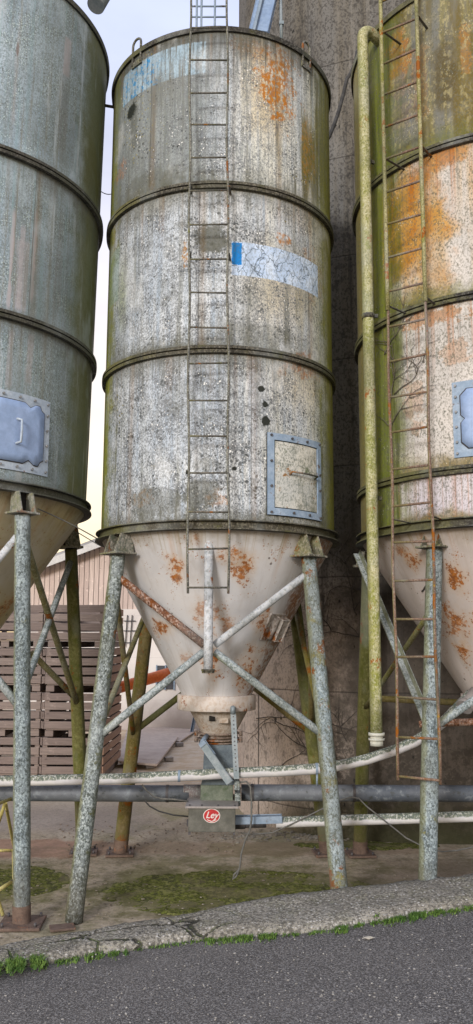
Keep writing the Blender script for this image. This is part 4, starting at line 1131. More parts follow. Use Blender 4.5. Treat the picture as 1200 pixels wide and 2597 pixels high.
def hatch_blue(s, x0, y0, x1, y1, parent, flip=False, wd=.62, frame='pale_frame'):
    """heavy pressed frame with a notched opening round a flat blue door"""
    C, r = s['C'], s['R']
    if not flip:
        t1, zt_, _ = hit(x1, y0, C, cyl(s)); _, zb_, _ = hit(x1, y1, C, cyl(s)); t0 = t1-wd/r
    else:
        t0, zt_, _ = hit(x0, y0, C, cyl(s)); _, zb_, _ = hit(x0, y1, C, cyl(s)); t1 = t0+wd/r
    z1, z0 = zt_, zb_
    mb = MB(); mb.curved(C, r-.004, r+.012, (t0, t1, z0, z1), 16); hp = obj('hatch', mb, M[frame], parent)
    # notched door outline
    e = .065; W = (t1-t0)*r; H = z1-z0
    k_ = .66 if not flip else .34
    outl = [(e, e+.05), (e+.05, e), (W*k_-.05, e), (W*k_, e+.032), (W*k_+.05, e), (W-e-.05, e), (W-e-.03, e+.035), (W-e, e+.05),
            (W-e, H-e-.05), (W-e-.03, H-e-.035), (W-e-.05, H-e), (W*k_+.05, H-e), (W*k_, H-e-.032), (W*k_-.05, H-e), (e+.05, H-e), (e, H-e-.05)]
    if flip: outl = [(e, e+.05), (e+.05, e), (W-e-.05, e), (W-e, e+.05), (W-e, H-e-.05), (W-e-.05, H-e), (e+.05, H-e), (e, H-e-.05), (e, H*.55), (e+.03, H*.5), (e, H*.45)]
    def P(u_, z_, o): 
        t = t0+u_/r; return Vector((C[0]+(r+o)*math.sin(t), C[1]-(r+o)*math.cos(t), z0+z_))
    def plate(out, o0, o1, mat, name, par):
        mb = MB(); cen0 = mb.bm.verts.new(P(W/2, H/2, o1))
        V1 = []; V0 = []
        # densify and fan in three rings so that the plate follows the curve
        pts = []
        for (a, b), (c_, d_) in zip(out, out[1:]+out[:1]):
            m_ = max(1, int(math.hypot(c_-a, d_-b)/.05))
            for i in range(m_): pts.append((a+(c_-a)*i/m_, b+(d_-b)*i/m_))
        rings = []
        for k in (1., .75, .5, .25):
            rings.append([mb.bm.verts.new(P(W/2+(a-W/2)*k, H/2+(b-H/2)*k, o1)) for a, b in pts])
        n = len(pts)
        bot = [mb.bm.verts.new(P(a, b, o0)) for a, b in pts]
        for i in range(n):
            j = (i+1) % n
            mb.face([bot[i], bot[j], rings[0][j], rings[0][i]])
            for k in range(3): mb.face([rings[k][i], rings[k][j], rings[k+1][j], rings[k+1][i]], None, True)
            mb.face([rings[3][i], rings[3][j], cen0], None, True)
        return obj(name, mb, mat, par)
    big = [(W/2+(a-W/2)*1.035, H/2+(b-H/2)*1.03) for a, b in outl]
    plate(big, .012, .016, M['dark_bolt'], 'gasket', hp)
    dr = plate(outl, .016, .020, M['blue_door'], 'door', hp)
    pts = []
    for k in range(5):
        pts += [(t0+(.028+(W-.056)*k/4)/r, z1-.03), (t0+(.028+(W-.056)*k/4)/r, z0+.03)]
    for k in range(1, 5):
        pts += [(t0+.028/r, z0+H*k/5), (t1-.028/r, z0+H*k/5)]
    bolts_on(C, r+.012, pts, hp, M['bolt'])
    hx = W*.5 if not flip else W*.5
    mb = MB(); mb.tube([P(hx-.02, H*.34, .018), P(hx, H*.36, .055), P(hx, H*.5, .06), P(hx, H*.64, .055), P(hx-.02, H*.66, .018)], .010, 8)
    obj('handle', mb, M['pale_frame'], dr)
hatch_blue(SL, 0, 1021, 125, 1212, silo_l, False, .60)
hatch_blue(SR_, 1147, 972, 1200, 1163, silo_r, True, .62, 'blue_frame')

# small inspection box on the cone
h = hit(692, 1590, SC['C'], coner(SC)); th, zz, p = h
nrm = Vector((math.sin(th)*.87, -math.cos(th)*.87, -.48)).normalized(); tx = Vector((math.cos(th), math.sin(th), 0)); tz = nrm.cross(tx).normalized()
if tz.z < 0: tz = -tz
m = Matrix((tx, nrm, tz)).transposed()
mb = MB(); mb.box(p, (.19, .012, .24), m, .002); sp_ = obj('cone_flap', mb, M['flap'], silo_c)
mb = MB(); mb.box(p+nrm*.035+tx*.045, (.09, .07, .19), m, .008); mb.tube([p+nrm*.03-tx*.03+tz*.09, p+nrm*.03-tx*.03-tz*.09], .026, 12); obj('flap_cover', mb, M['flap'], sp_)

# collar and funnel below the cone
C = SC['C']; z1 = zc_bot; z2 = atY(552, 1806, C[1]-.31).z; z3 = atY(556, 1862, C[1]-.18).z
mb = MB(); mb.lathe(C, [(.30, z1+.006), (.335, z1+.004), (.338, z1), (.338, z2+.004), (.332, z2), (.20, z2-.001)], 64); col_ = obj('collar', mb, M['collar'], silo_c)
OX = C[0]+.02
mb = MB(); mb.lathe((OX, C[1]), [(.255, z2-.002), (.150, z3)], 48); fn = obj('funnel', mb, M['funnel'], silo_c)
mb = MB(); q = atY(538, 1822, C[1]-.225); mb.box(q, (.05, .02, .04), Matrix.Rotation(-.4, 3, 'X')); obj('sight_hole', mb, M['dark_hole'], fn)
mb = MB(); q = atY(568, 1828, C[1]-.222); mb.box(q, (.075, .012, .045), Matrix.Rotation(-.4, 3, 'X') , .002); obj('type_plate', mb, M['funnel'], fn)
mb = MB()
for i, (dz, rr, hh) in enumerate(((.0, .175, .014), (-.03, .165, .010), (-.05, .185, .014), (-.075, .17, .012))):
    mb.tube([(OX, C[1], z3+dz), (OX, C[1], z3+dz-hh)], rr, 32)
    if i in (0, 2):
        for sx in (-1, 1): mb.tube([(OX+sx*.19, C[1]-.05, z3+dz+.012), (OX+sx*.19, C[1]-.05, z3+dz-.03)], .015, 8)
mb.tube([(OX, C[1], z3), (OX, C[1], z3-.09)], .140, 32)
cl_ = obj('clamp_rings', mb, lichen_steel('rusted_clamp', (.16, .12, .10), (.27, .22, .19), (.06, .05, .04), (.40, .36, .33), .5, 0, None, .35), silo_c)

# discharge unit: chute, box with emblem
YB = C[1]
t = thing('discharge_unit', 'grey steel outlet box with a red oval emblem hanging under the middle silo', 'feed outlet', (OX, YB, 0))
def quadbox(mb, x0, x1, y0, y1, zt, X0, X1, Y0, Y1, zb):
    A_ = [mb.bm.verts.new(q) for q in ((x0, y0, zt), (x1, y0, zt), (x1, y1, zt), (x0, y1, zt))]
    B_ = [mb.bm.verts.new(q) for q in ((X0, Y0, zb), (X1, Y0, zb), (X1, Y1, zb), (X0, Y1, zb))]
    mb.face(A_); mb.face(list(reversed(B_)))
    for i in range(4): mb.face([A_[i], B_[i], B_[(i+1) % 4], A_[(i+1) % 4]])
ya, yb_ = YB-.16, YB+.16
zt_ = z3-.09
a0, a1 = atY(518, 1895, ya), atY(592, 1895, ya); b0, b1 = atY(513, 1990, ya), atY(598, 1990, ya)
mb = MB(); quadbox(mb, a0.x, a1.x, ya, yb_, zt_, b0.x, b1.x, ya, yb_, b0.z); obj('upper_chute', mb, M['chute'], t)
c0, c1 = atY(509, 1990, ya-.02), atY(591, 2040, ya-.02)
mb = MB(); mb.box(((c0.x+c1.x)/2, YB, (b0.z+c1.z)/2-.001), (c1.x-c0.x, .36, b0.z-c1.z), None, .004); obj('lower_chute', mb, M['chute_green'], t)
yf = YB-.42
d0, d1 = atY(478, 2050, yf), atY(597, 2111, yf)
bw = d1.x-d0.x
mb = MB(); mb.box(((d0.x+d1.x)/2, (yf+YB+.10)/2, (d0.z+d1.z)/2), (bw, YB+.10-yf, d0.z-d1.z), None, .004); bx_ = obj('housing', mb, M['boxsteel'], t)
mb = MB(); mb.box(((d0.x+d1.x)/2, (yf+YB+.10)/2, d0.z+.010), (bw+.05, YB+.14-yf, .018), None, .003); ld = obj('lid', mb, M['lid'], t)
mb = MB()
for fx in (.06, .3, .62, .95):
    mb.tube([(d0.x-.015+(bw+.03)*fx, yf+.01, d0.z+.018), (d0.x-.015+(bw+.03)*fx, yf+.01, d0.z+.028)], .008, 8)
split('lid_screw', mb, M['dark_bolt'], ld)
mb = MB()
for sx in (0, 1):
    q = (d0.x+.01 if sx == 0 else d1.x-.01); mb.box((q, yf+.02, d1.z-.012), (.02, .03, .02))
mb.box((d0.x-.008, yf+.10, d1.z+.05), (.018, .04, .05), None, .003)
split('toggle_clip', mb, M['dark_bolt'], bx_)
# emblem
ec = atY(537, 2069, yf-.003); rx, rz = .068, .055
def disc(mb, c, rx, rz, y, th, n=48):
    pts = [Vector((c.x+rx*math.cos(2*math.pi*i/n), y, c.z+rz*math.sin(2*math.pi*i/n))) for i in range(n)]
    mb.poly(pts, th, (0, -1, 0))
mb = MB(); disc(mb, ec, rx, rz, yf-.0005, .002); em = obj('emblem', mb, M['emblem_white'], bx_)
mb = MB(); disc(mb, ec, rx*.91, rz*.90, yf-.0026, .0012); obj('emblem_field', mb, M['red'], em)
def text(body, loc, size, shear, mat, name, parent):
    cu = bpy.data.curves.new(name, 'FONT'); cu.body = body; cu.size = size; cu.align_x = 'CENTER'; cu.align_y = 'CENTER'; cu.shear = shear; cu.extrude = .0006; cu.offset = size*.012
    o = bpy.data.objects.new(name, cu); COL.objects.link(o); bpy.context.view_layer.update()
    me = bpy.data.meshes.new_from_object(o.evaluated_get(bpy.context.evaluated_depsgraph_get()))
    bpy.data.objects.remove(o)
    me.transform(Matrix.Translation(Vector(loc)-rootloc(parent)) @ Matrix.Rotation(math.pi/2, 4, 'X'))
    me.materials.clear(); me.materials.append(mat)
    q = bpy.data.objects.new(name, me); COL.objects.link(q); q.parent = parent
    return q
text('Ley', (ec.x, yf-.0046, ec.z+.004), .070, .35, M['emblem_white'], 'lettering', em)
mb = MB(); z = ec.z-.026
pts = [(ec.x-.036, 0, z), (ec.x, 0, z-.014), (ec.x+.036, 0, z), (ec.x+.036, 0, z-.006), (ec.x, 0, z-.021), (ec.x-.036, 0, z-.006)]
mb.poly([Vector((a_, yf-.0042, c_)) for a_, _, c_ in pts], .001, (0, -1, 0)); obj('chevron', mb, M['emblem_white'], em)
# slide lever and perforated bar
mb = MB(); mb.beam(atY(518, 1892, YB-.33), atY(583, 1985, YB-.40), .016, .048, (0, 0, 1), .006); lv = obj('slide_lever', mb, M['galv'], t)
mb = MB(); mb.beam(atY(512, 1882, YB-.30), atY(538, 1918, YB-.335), .028, .055, (0, 0, 1), .004); mb.tube([atY(524, 1866, YB-.16), atY(512, 1884, YB-.30)], .02, 8); obj('lever_socket', mb, M['blue_steel'], lv)
mb = MB(); pa, pb_ = atY(591, 1800, YB-.36), atY(600, 1975, YB-.38)
mb.beam(pa, pb_, .040, .012, (0, 1, 0), .002); mb.tube([pa+Vector((0, .05, .01)), pa+Vector((0, -.012, .015)), pa-Vector((0, .006, .03))], .022, 12)
pbar = obj('perforated_bar', mb, M['galv'], t)
mb = MB()
for i in range(14):
    q = pa.lerp(pb_, .1+.06*i); mb.tube([q+Vector((0, -.0065, 0)), q+Vector((0, -.0085, 0))], .006, 8)
obj('punched_holes', mb, M['dark_bolt'], pbar)
mb = MB(); q = atY(601, 1990, YB-.30); mb.box(q, (.045, .12, .07), None, .004); q2 = atY(603, 2020, YB-.05); mb.box(q2, (.05, .3, .10), None, .004); obj('bearing_block', mb, M['leg_dark'], t)
mb = MB(); q = atY(493, 2010, YB); mb.tube([q+Vector((-.09, 0, 0)), q+Vector((.06, 0, 0))], .066, 20); obj('tube_socket', mb, lichen_steel('rusty_socket', (.14, .11, .11), (.20, .16, .15), rust=.3, amt=.3), t)

# dark conveying tube through all silos
g0 = atY(0, 2010, YB); g1 = atY(1200, 2009, YB)
for (x0, x1, lab) in ((-80, 480, 'long blue-grey auger tube running left of the emblem box'), (612, 1290, 'long blue-grey auger tube running right of the emblem box')):
    A_ = atY(x0, 2010, YB); B_ = atY(x1, 2010, YB); B_.z = A_.z
    mb = MB(); mb.tube([A_, B_], .068, 28); o = tag(obj('auger_tube', mb, M['auger'], None), lab, 'auger tube', 'auger tubes on the emblem box')
    mb = MB()
    for px in ((425, 60) if x0 < 0 else (897, 640)):
        q = atY(px, 2010, YB); q.z = A_.z; mb.tube([q-Vector((.012, 0, 0)), q+Vector((.012, 0, 0))], .072, 28, False)
    split('coupling_band', mb, M['dark_bolt'], o)
# white feed pipe swinging up to the right
pp = [(-80, 1983), (0, 1981), (150, 1978), (300, 1975), (450, 1968), (600, 1960), (700, 1956), (800, 1950), (870, 1940), (930, 1926), (1000, 1903), (1050, 1882), (1090, 1858), (1130, 1826), (1165, 1790), (1195, 1760)]
pts = [atY(a, b, YB-.30) for a, b in pp]
mb = MB(); mb.tube(pts, .043, 22); o = tag(obj('feed_pipe', mb, M['white_pipe']), 'white lichen-topped pipe passing before the chute and curving up to the right silo', 'pipe')
mb = MB()
for px in (455, 803): 
    q = atY(px, lerp_poly(pp, px), YB-.30); mb.tube([q-Vector((.01, 0, 0)), q+Vector((.01, 0, 0))], .047, 22, False)
q = atY(803, 1950, YB-.30); mb.tube([q-Vector((.0, .04, .04)), q-Vector((0, .02, .13))], .008, 8)
split('pipe_clip', mb, M['blue_steel'], o)
# lower pipe from box
A_ = atY(596, 2088, YB-.2); B_ = atY(1290, 2068, YB-.2)
mb = MB(); mb.tube([atY(700, 2085.5, YB-.2), B_], .043, 22); o = tag(obj('delivery_pipe', mb, M['white_pipe']), 'straight white pipe with a blue sleeve leaving the emblem box to the right', 'pipe')
mb = MB(); mb.beam(A_+Vector((0, 0, .028)), atY(714, 2085, YB-.2)+Vector((0, 0, .028)), .10, .045, (0, 0, 1), .006); obj('blue_sleeve', mb, M['blue_steel'], o)
mb = MB(); mb.tube([A_, atY(675, 2086, YB-.2)], .040, 20); mb.tube([A_, atY(622, 2087, YB-.2)], .047, 20); obj('rubber_sleeve', mb, M['dark_bolt'], o)

# ---- right silo stand, ladder, pipe
cx, cy = SR_['C']
RF0, RF1 = atY(1102, 1392, 6.46), atY(1084, 2262, 6.32)
RB0, RB1 = atY(933, 1440, 8.0), atZ(913, 2168, 0)
leg(RF0, RF1, silo_r, M['leg'], .062, .066, False, foot_rust=False); leg(RB0, RB1, silo_r, M['leg_green'], .055, .066, True, .1)
RG0 = Vector((2*cx-RF0.x, RF0.y, RF0.z)); RG1 = Vector((2*cx-RF1.x, RF1.y, RF1.z+.1)); RH0 = Vector((2*cx-RB0.x, RB0.y, RB0.z)); RH1 = Vector((2*cx-RB1.x, RB1.y, 0))
leg(RG0, RG1, silo_r, M['leg'], .062, .066, False, foot_rust=False); leg(RH0, RH1, silo_r, M['leg_green'], .055, .066)
for p in (RF0, RG0): bracket(p+Vector((0, 0, .012)), silo_r, .22, SR_['C'], hh=SR_['base']-.035-p.z-.01)
for p in (RB0, RH0): bracket(p+Vector((0, 0, .012)), silo_r, .22, SR_['C'], hh=SR_['base']-.035-p.z-.01)
brace(atY(912, 1400, 7.6), on(RF0, RF1, 1830), silo_r, M['brace_lichen'], angle=True)
brace(on(RF0, RF1, 1540), on(RB0, RB1, 1800), silo_r, M['brace_green'], .022)
fc = (RF0+RG0)/2; fz = on(RF0, RF1, 1640).z
brace(on(RF0, RF1, 1850), Vector((fc.x, fc.y-.1, fz)), silo_r, M['brace_lichen'], .030)
brace(on(RG0, RG1, 1850), Vector((fc.x, fc.y-.1, fz)), silo_r, M['brace_lichen'], .030)
brace(on(RB0, RB1, 1770), on(RH0, RH1, 1800), silo_r, M['leg_brown'], .030)
brace(on(RF0, RF1, 1850)+Vector((.0, .4, 0)), on(RG0, RG1, 1808), silo_r, M['brace_rust'], .028)
zz = SR_['cone'][1][1]
mb = MB(); mb.lathe(SR_['C'], [(.41, zz+.01), (.435, zz+.008), (.437, zz-.09), (.24, zz-.092), (.15, zz-.30), (.15, zz-.42)], 64); obj('collar', mb, M['collar'], silo_r)
q = atY(1180, 1790, cy-.3); mb = MB(); mb.tube([q, q+Vector((.12, .1, .12))], .045, 16); mb.tube([q-Vector((.012, .01, .012)), q+Vector((.012, .01, .012))], .07, 16); obj('clamp_coupling', mb, M['lid'], silo_r)
# ladder
L1 = atY(1011, 1965, 6.34); L2 = atY(1116, 1975, 6.16)
za = atY(1011, 1971, 6.34).z
lad2 = ladder((L1.x, 6.34), (L2.x, 6.16), SR_['top']+.9, za-.02, za, .2853, silo_r, M['ladder_rust'], M['ladder_rust'], 25, .0120)
# upper lift of the ladder is mossy: joined on top
mb = MB()
for z in (atY(985, 770, 6.3).z, atY(985, 375, 6.2).z, atY(995, 1310, 6.2).z, atY(970, 45, 6.2).z):
    for p in (Vector((L1.x, 6.34, z)), Vector((L2.x, 6.16, z))):
        d = Vector((cx-p.x, cy-p.y, 0)).normalized(); gap = (Vector((cx, cy, 0))-Vector((p.x, p.y, 0))).length-SR_['R']
        mb.beam(p, p+d*(gap+.01)+Vector((0, 0, -.01)), .022, .007)
split('stand_off', mb, M['ladder_dark'], lad2)
mb = MB()
zj = atY(975, 770, 6.2).z
for p in ((L1.x, 6.34), (L2.x, 6.16)):
    mb.tube([(p[0], p[1]-.006, zj), (p[0], p[1]-.006, SR_['top']+.9)], .0165, 8)
split('mossy_rail', mb, M['ladder_moss'], lad2)
# filling pipe
yp = 6.60
b_ = atY(955, 1862, yp); zt_ = atY(922, 95, yp).z
px_ = b_.x
path = [Vector((px_, yp, b_.z))]+[Vector((px_, yp, b_.z+(zt_-b_.z)*i/22)) for i in range(1, 23)]
for i in range(1, 9):
    a = math.pi*.62*i/8; path.append(Vector((px_, yp, zt_))+Vector((.075*(1-math.cos(a)), .05*(1-math.cos(a)), .085*math.sin(a))))
path.append(path[-1]+Vector((.10, .09, -.03)))
mb = MB(); mb.tube(path, .047, 22, True, .015); fp = obj('filling_pipe', mb, M['pipe_moss'], silo_r)
mb = MB(); mb.tube([(px_, yp, b_.z), (px_, yp, b_.z-.05)], .048, 20); mb.tube([(px_, yp, b_.z+.012), (px_, yp, b_.z-.012)], .062, 20); mb.tube([(px_, yp, b_.z-.03), (px_, yp, b_.z-.045)], .062, 20); mb.tube([(px_, yp, b_.z-.045), (px_, yp, b_.z-.085)], .05, 20)
obj('end_coupling', mb, M['pvc'], fp)
mb = MB(); zz = atY(942, 803, yp).z; mb.tube([(px_, yp, zz+.02), (px_, yp, zz-.02)], .053, 20); mb.box((px_+.06, yp, zz+.005), (.04, .02, .03)); 
for py in (400, 1260):
    z = atY(930, py, yp).z; mb.box((px_+.05, yp+.05, z), (.09, .02, .03), Matrix.Rotation(.6, 3, 'Z'))
split('pipe_clamp', mb, M['ring'], fp)

# ---- left silo stand
cx, cy = SL['C']
LF0, LF1 = atY(57, 1312, 6.05), atZ(55, 2345, .0)
LB0, LB1 = atY(180, 1392, 7.75), atZ(212, 2164, .0)
LF0 = atY(57, 1306, 6.15)
leg(LF0, LF1, silo_l, M['leg'], .058, .062, True, .05, .30); leg(LB0, LB1, silo_l, M['leg_green'], .056, .066, True, .1)
LG0 = Vector((2*cx-LF0.x, LF0.y, LF0.z)); LG1 = Vector((2*cx-LF1.x, LF1.y, 0)); LH0 = Vector((2*cx-LB0.x, LB0.y, LB0.z)); LH1 = Vector((2*cx-LB1.x, LB1.y, 0))
leg(LG0, LG1, silo_l, M['leg'], .058, .062); leg(LH0, LH1, silo_l, M['leg_green'], .056, .066)
for p in (LF0, LG0, LB0, LH0): bracket(p+Vector((0, 0, .012)), silo_l, .20, SL['C'], None, hh=SL['base']-.035-p.z-.01, d=.16)
xpair(LF0, LF1, LB0, LB1, silo_l, (1350, 1790, 1420, 1760), M['brace_green'], M['brace_lichen'], .027)
brace(atY(80, 1655, 7.7), on(LB0, LB1, 1775), silo_l, M['brace_green'], .028)
fx = atY(-130, 1570, LF0.y-.05)
brace(on(LF0, LF1, 1345), fx, silo_l, M['brace_white'], .028); brace(on(LF0, LF1, 1800), fx, silo_l, M['brace_lichen'], .030)
brace(on(LG0, LG1, 1345), fx, silo_l, M['brace_white'], .028); brace(on(LG0, LG1, 1800), fx, silo_l, M['brace_lichen'], .030)
(r1, zz) = SL['cone'][1]
mb = MB(); mb.lathe(SL['C'], [(r1, zz+.01), (r1+.03, zz+.008), (r1+.03, zz-.10), (.2, zz-.102), (.13, zz-.3), (.13, zz-.7)], 48); obj('collar', mb, M['collar'], silo_l)
# filling duct on the left silo's roof
a = Vector((SL['C'][0]+SL['R']*.72, SL['C'][1]-.05, SL['top']+.06)); 
mb = MB(); q0 = atY(243, 14, 7.2); q1 = atY(292, -70, 7.4); mb.tube([q0, q1], .085, 20); o = obj('roof_duct', mb, M['galv'], silo_l)

# ------------------------------------------------------------------ concrete tower behind
def tower():
    t = thing('concrete_tower', 'huge stained concrete storage tower rising behind the silos', 'tower', (2.9, 11.6, 0))
    cx, cy, a, b, e = 2.93, 11.75, 2.93, 2.95, 3.2
    mb = MB(); rows = []; uvr = []
    n = 180; zs = [-.2+.6*i for i in range(28)]
    for z in zs:
        row = []
        for j in range(n):
            th = 2*math.pi*j/n
            c_, s_ = math.cos(th), math.sin(th); k = (abs(c_)**e+abs(s_)**e)**(-1/e)
            row.append(Vector((cx+a*k*c_, cy+b*k*s_, z)))
        rows.append(row)
    mb.grid(rows, None, True, True)
    mb.face([mb.bm.verts.new(p) for p in rows[-1]])
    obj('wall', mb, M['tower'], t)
    return t
tw = tower()
# blue duct and thin pole above the middle silo
mb = MB(); mb.beam(atY(655, 90, 8.4), atY(690, -60, 8.5), .20, .16, (0, 1, 0), .006); o = tag(obj('conveyor_duct', mb, M['duct'], None), 'slanting square blue-grey duct above the middle silo, before the tower', 'duct')
mb = MB(); 
d_ = atY(632, 90, 8.32); mb.beam(atY(640, 92, 8.28), atY(677, -60, 8.38), .03, .03, (0, 1, 0), .003); obj('duct_flange', mb, M['blue_steel'], o)
mb = MB(); mb.tube([atY(714, 110, 8.5), atY(711, -80, 8.5)], .018, 12); mb.box(atY(714, 60, 8.5), (.05, .05, .04)); tag(obj('lightning_pole', mb, M['galv']), 'thin pale upright rod beside the blue duct above the middle silo', 'rod')

# ------------------------------------------------------------------ background: barn, crates, yard clutter
YBN = 19.6
def barn():
    zb = lambda px, py: atY(px, py, YBN)
    t = thing('timber_barn', 'low barn with pink board gable over a whitewashed wall, seen between the silos', 'barn', (-2.0, YBN, 0))
    zsp = zb(330, 1545).z; xl, xr = zb(60, 1500).x, zb(760, 1500).x
    e0 = zb(120, 1433); e1 = zb(250, 1384)
    sl = (e1.z-e0.z)/(e1.x-e0.x)
    def rz_(x): 
        return e0.z+(x-e0.x)*sl
    xm = zb(600, 1500).x
    # wall, thick
    mb = MB(); mb.box(((xl+xr)/2, YBN+.15, zsp/2), (xr-xl, .3, zsp)); obj('wall', mb, M['plaster'], t)
    # cladding boards
    mb = MB(); x = xl
    while x < xm:
        w = .115; zt = rz_(x+w/2)-.04
        if zt > zsp: mb.box((x+w/2, YBN+.10+random.uniform(-.004, .004), (zsp+zt)/2), (w-.012, .03, zt-zsp), None, 0)
        x += w
    obj('board_gable', mb, M['cladding'], t)
    mb = MB(); zt = rz_(xl); 
    mb.poly([Vector((xl, YBN+.13, zsp)), Vector((xm, YBN+.13, zsp)), Vector((xm, YBN+.13, rz_(xm)-.03)), Vector((xl, YBN+.13, max(zsp+.01, rz_(xl)-.03)))], .1, (0, 1, 0)); obj('gable_backing', mb, simple('dark_gap', (.10, .06, .055), (.13, .09, .08)), t)
    mb = MB(); a = Vector((xl-.5, YBN-.25, rz_(xl-.5))); b = Vector((xm+1.5, YBN-.25, rz_(xm+1.5)))
    mb.beam(a, b, .05, .16, (0, 0, 1), 0); obj('bargeboard', mb, M['fascia'], t)
    mb = MB(); N = Vector((-sl, 0, 1)).normalized()*.05
    mb.poly([a+Vector((0, 0, .09)), b+Vector((0, 0, .09)), b+Vector((0, 9, .09)), a+Vector((0, 9, .09))], .06, N); obj('roof', mb, simple('grey_sheet_roof', (.28, .28, .29), (.34, .34, .35), 2), t)
    # window
    q0, q1 = zb(398, 1688), zb(442, 1748)
    mb = MB(); mb.box(((q0.x+q1.x)/2, YBN-.01, (q0.z+q1.z)/2), (q1.x-q0.x, .04, q0.z-q1.z)); w = obj('window', mb, simple('dark_glass', (.05, .055, .065), (.09, .09, .10), 3, .25), t)
    mb = MB()
    for k in (0, .5, 1): mb.box((q0.x+(q1.x-q0.x)*k, YBN-.04, (q0.z+q1.z)/2), (.03, .03, q0.z-q1.z+.03))
    obj('window_frame', mb, M['blue_steel'], w)
    # tall barred pane left of the cone
    mb = MB()
    for px in (318, 330): mb.tube([zb(px, 1640)+Vector((0, -.05, 0)), zb(px+6, 1560)+Vector((0, -.05, 0))], .012, 6)
    for py in (1575, 1600, 1630): mb.tube([zb(314, py)+Vector((0, -.05, 0)), zb(345, py)+Vector((0, -.05, 0))], .010, 6)
    obj('wall_wires', mb, M['wire'], t)
barn()

def crate(name_label, x0, x1, y0, z0, h, depth=1.5, slats=5, group='slatted wooden crates stacked behind the left legs', side=False, rot=0., front=None):
    """a big potato box: corner posts, slatted sides, two floor bearers"""
    t = thing('wooden_crate', name_label, 'crate', ((x0+x1)/2, y0+depth/2, z0), group)
    W = x1-x0; pst = .07
    mb = MB()
    for X in (x0+.04, x1-.04):
        for Y in (y0+.055, y0+depth-.055): mb.box((X, Y, z0+.10+(h-.10)/2), (pst, pst, h-.11), None, .004)
    for X in (x0+.08, (x0+x1)/2, x1-.08): mb.box((X, y0+depth/2, z0+.045), (.12, depth-.04, .088), None, .004)
    obj('frame', mb, M['crate'], t)
    sh = (h-.10)/slats
    F_ = [MB(), MB()]; S_ = [MB(), MB()]
    for i in range(slats):
        z = z0+.10+sh*(i+.5)
        for Y, mm in ((y0+.010, F_[0]), (y0+depth-.010, F_[1])):
            mm.box(((x0+x1)/2+random.uniform(-.008, .008), Y, z+random.uniform(-.004, .004)), (W-.02, .02, sh-.028), Matrix.Rotation(random.uniform(-.005, .005), 3, 'Y'), .003)
        for X, ms in ((x0-.010, S_[0]), (x1+.010, S_[1])):
            ms.box((X, y0+depth/2, z+random.uniform(-.004, .004)), (.02, depth-.03, sh-.028), Matrix.Rotation(random.uniform(-.004, .004), 3, 'X'), .003)
    obj('front_slats', F_[0], M['crate'], t); obj('back_slats', F_[1], M['crate'], t)
    obj('side_slats', S_[0], M['crate'], t); obj('side_slats', S_[1], M['crate_side'] if side else M['crate'], t)
    mb = MB(); mb.box(((x0+x1)/2, y0+depth/2, z0+.10), (W-.06, depth-.06, .018)); obj('floor', mb, M['crate'], t)
    return t
YC = 12.35
xa, xb = atY(112, 1750, YC).x, atY(262, 1750, YC).x
za_ = 0.0
names = ['lowest crate of the right-hand stack beside the middle silo', 'second crate from the ground in the right-hand stack', 'third crate up in the right-hand stack, above a pale gap', 'topmost crate of the right-hand stack, under the barn gable']
hc = .625
for k in range(4):
    crate('slatted wooden '+names[k], xa+random.uniform(-.01, .01), xb+random.uniform(-.01, .01), YC, .0+k*(hc+.004), hc, 1.9, 4, side=True)
xa2, xb2 = atY(-95, 1750, YC).x, atY(103, 1750, YC).x
nm2 = ['lowest crate of the left-hand stack behind the left silo leg', 'second crate from the ground in the left-hand stack', 'third crate up in the left-hand stack', 'topmost crate of the left-hand stack behind the left silo cone']
for k in range(4):
    crate('slatted wooden '+nm2[k], xa2+random.uniform(-.01, .01), xb2+random.uniform(-.01, .01), YC+.05, .0+k*(hc+.004), hc, 1.9, 4)
# orange-red auger
mb = MB(); a, b = atY(292, 1747, 14.5), atY(432, 1706, 15.0); mb.tube([a, b], .095, 24); o = tag(obj('grain_auger', mb, M['orange_pipe']), 'bright orange-red tube poking out beside the crate stack', 'auger')
mb = MB(); mb.tube([b, b+(b-a).normalized()*.02], .11, 24); obj('end_flange', mb, M['orange_pipe'], o)
mb = MB(); q = a.lerp(b, .03); mb.tube([q, Vector((q.x, q.y, 0))], .02, 10); obj('prop', mb, M['alu'], o)
# boards on the yard
t = thing('board_stack', 'flat pinkish boards lying on blocks on the yard beyond the silo legs', 'boards', (-1.4, 14.5, 0))
P_ = [(322, 1850), (452, 1868), (398, 1938), (300, 1930)]
mb = MB(); mb.poly([atZ(a, b, .10) for a, b in P_], .03, (0, 0, -1)); obj('top_board', mb, M['board'], t)
P_ = [(330, 1838), (500, 1850), (455, 1880), (320, 1860)]
mb = MB(); mb.poly([atZ(a, b, .06) for a, b in P_], .025, (0, 0, -1)); obj('rear_board', mb, M['board'], t)
mb = MB()
for (a, b) in ((428, 1925), (455, 1888), (380, 1942), (330, 1930)):
    q = atZ(a, b, .035); mb.box(q, (.14, .10, .068), Matrix.Rotation(.4, 3, 'Z'), .004)
split('support_block', mb, M['lid'], t)
for i, (px, lab) in enumerate(((398, 'left one of two short round posts by the whitewashed wall'), (411, 'right one of two short round posts by the whitewashed wall'))):
    q = atZ(px, 1842, 0); mb = MB(); mb.tube([q, q+Vector((0, 0, .22))], .055, 14); tag(obj('post_stub', mb, M['log']), lab, 'post', 'short round posts by the wall')
mb = MB(); a, b = atZ(482, 1864, 0), atY(494, 1806, atZ(482, 1864, 0).y+.4)
mb.beam(a, b, .012, .07); x = Vector((.05, 0, 0)); mb.beam(a+x, b+x, .012, .07); mb.beam(a+x*.5+Vector((0, .03, 0)), b+x*.5+Vector((0, .03, 0)), .05, .012)
tag(obj('steel_channel', mb, M['alu']), 'blue-grey steel channel leaning up behind the funnel', 'steel channel')

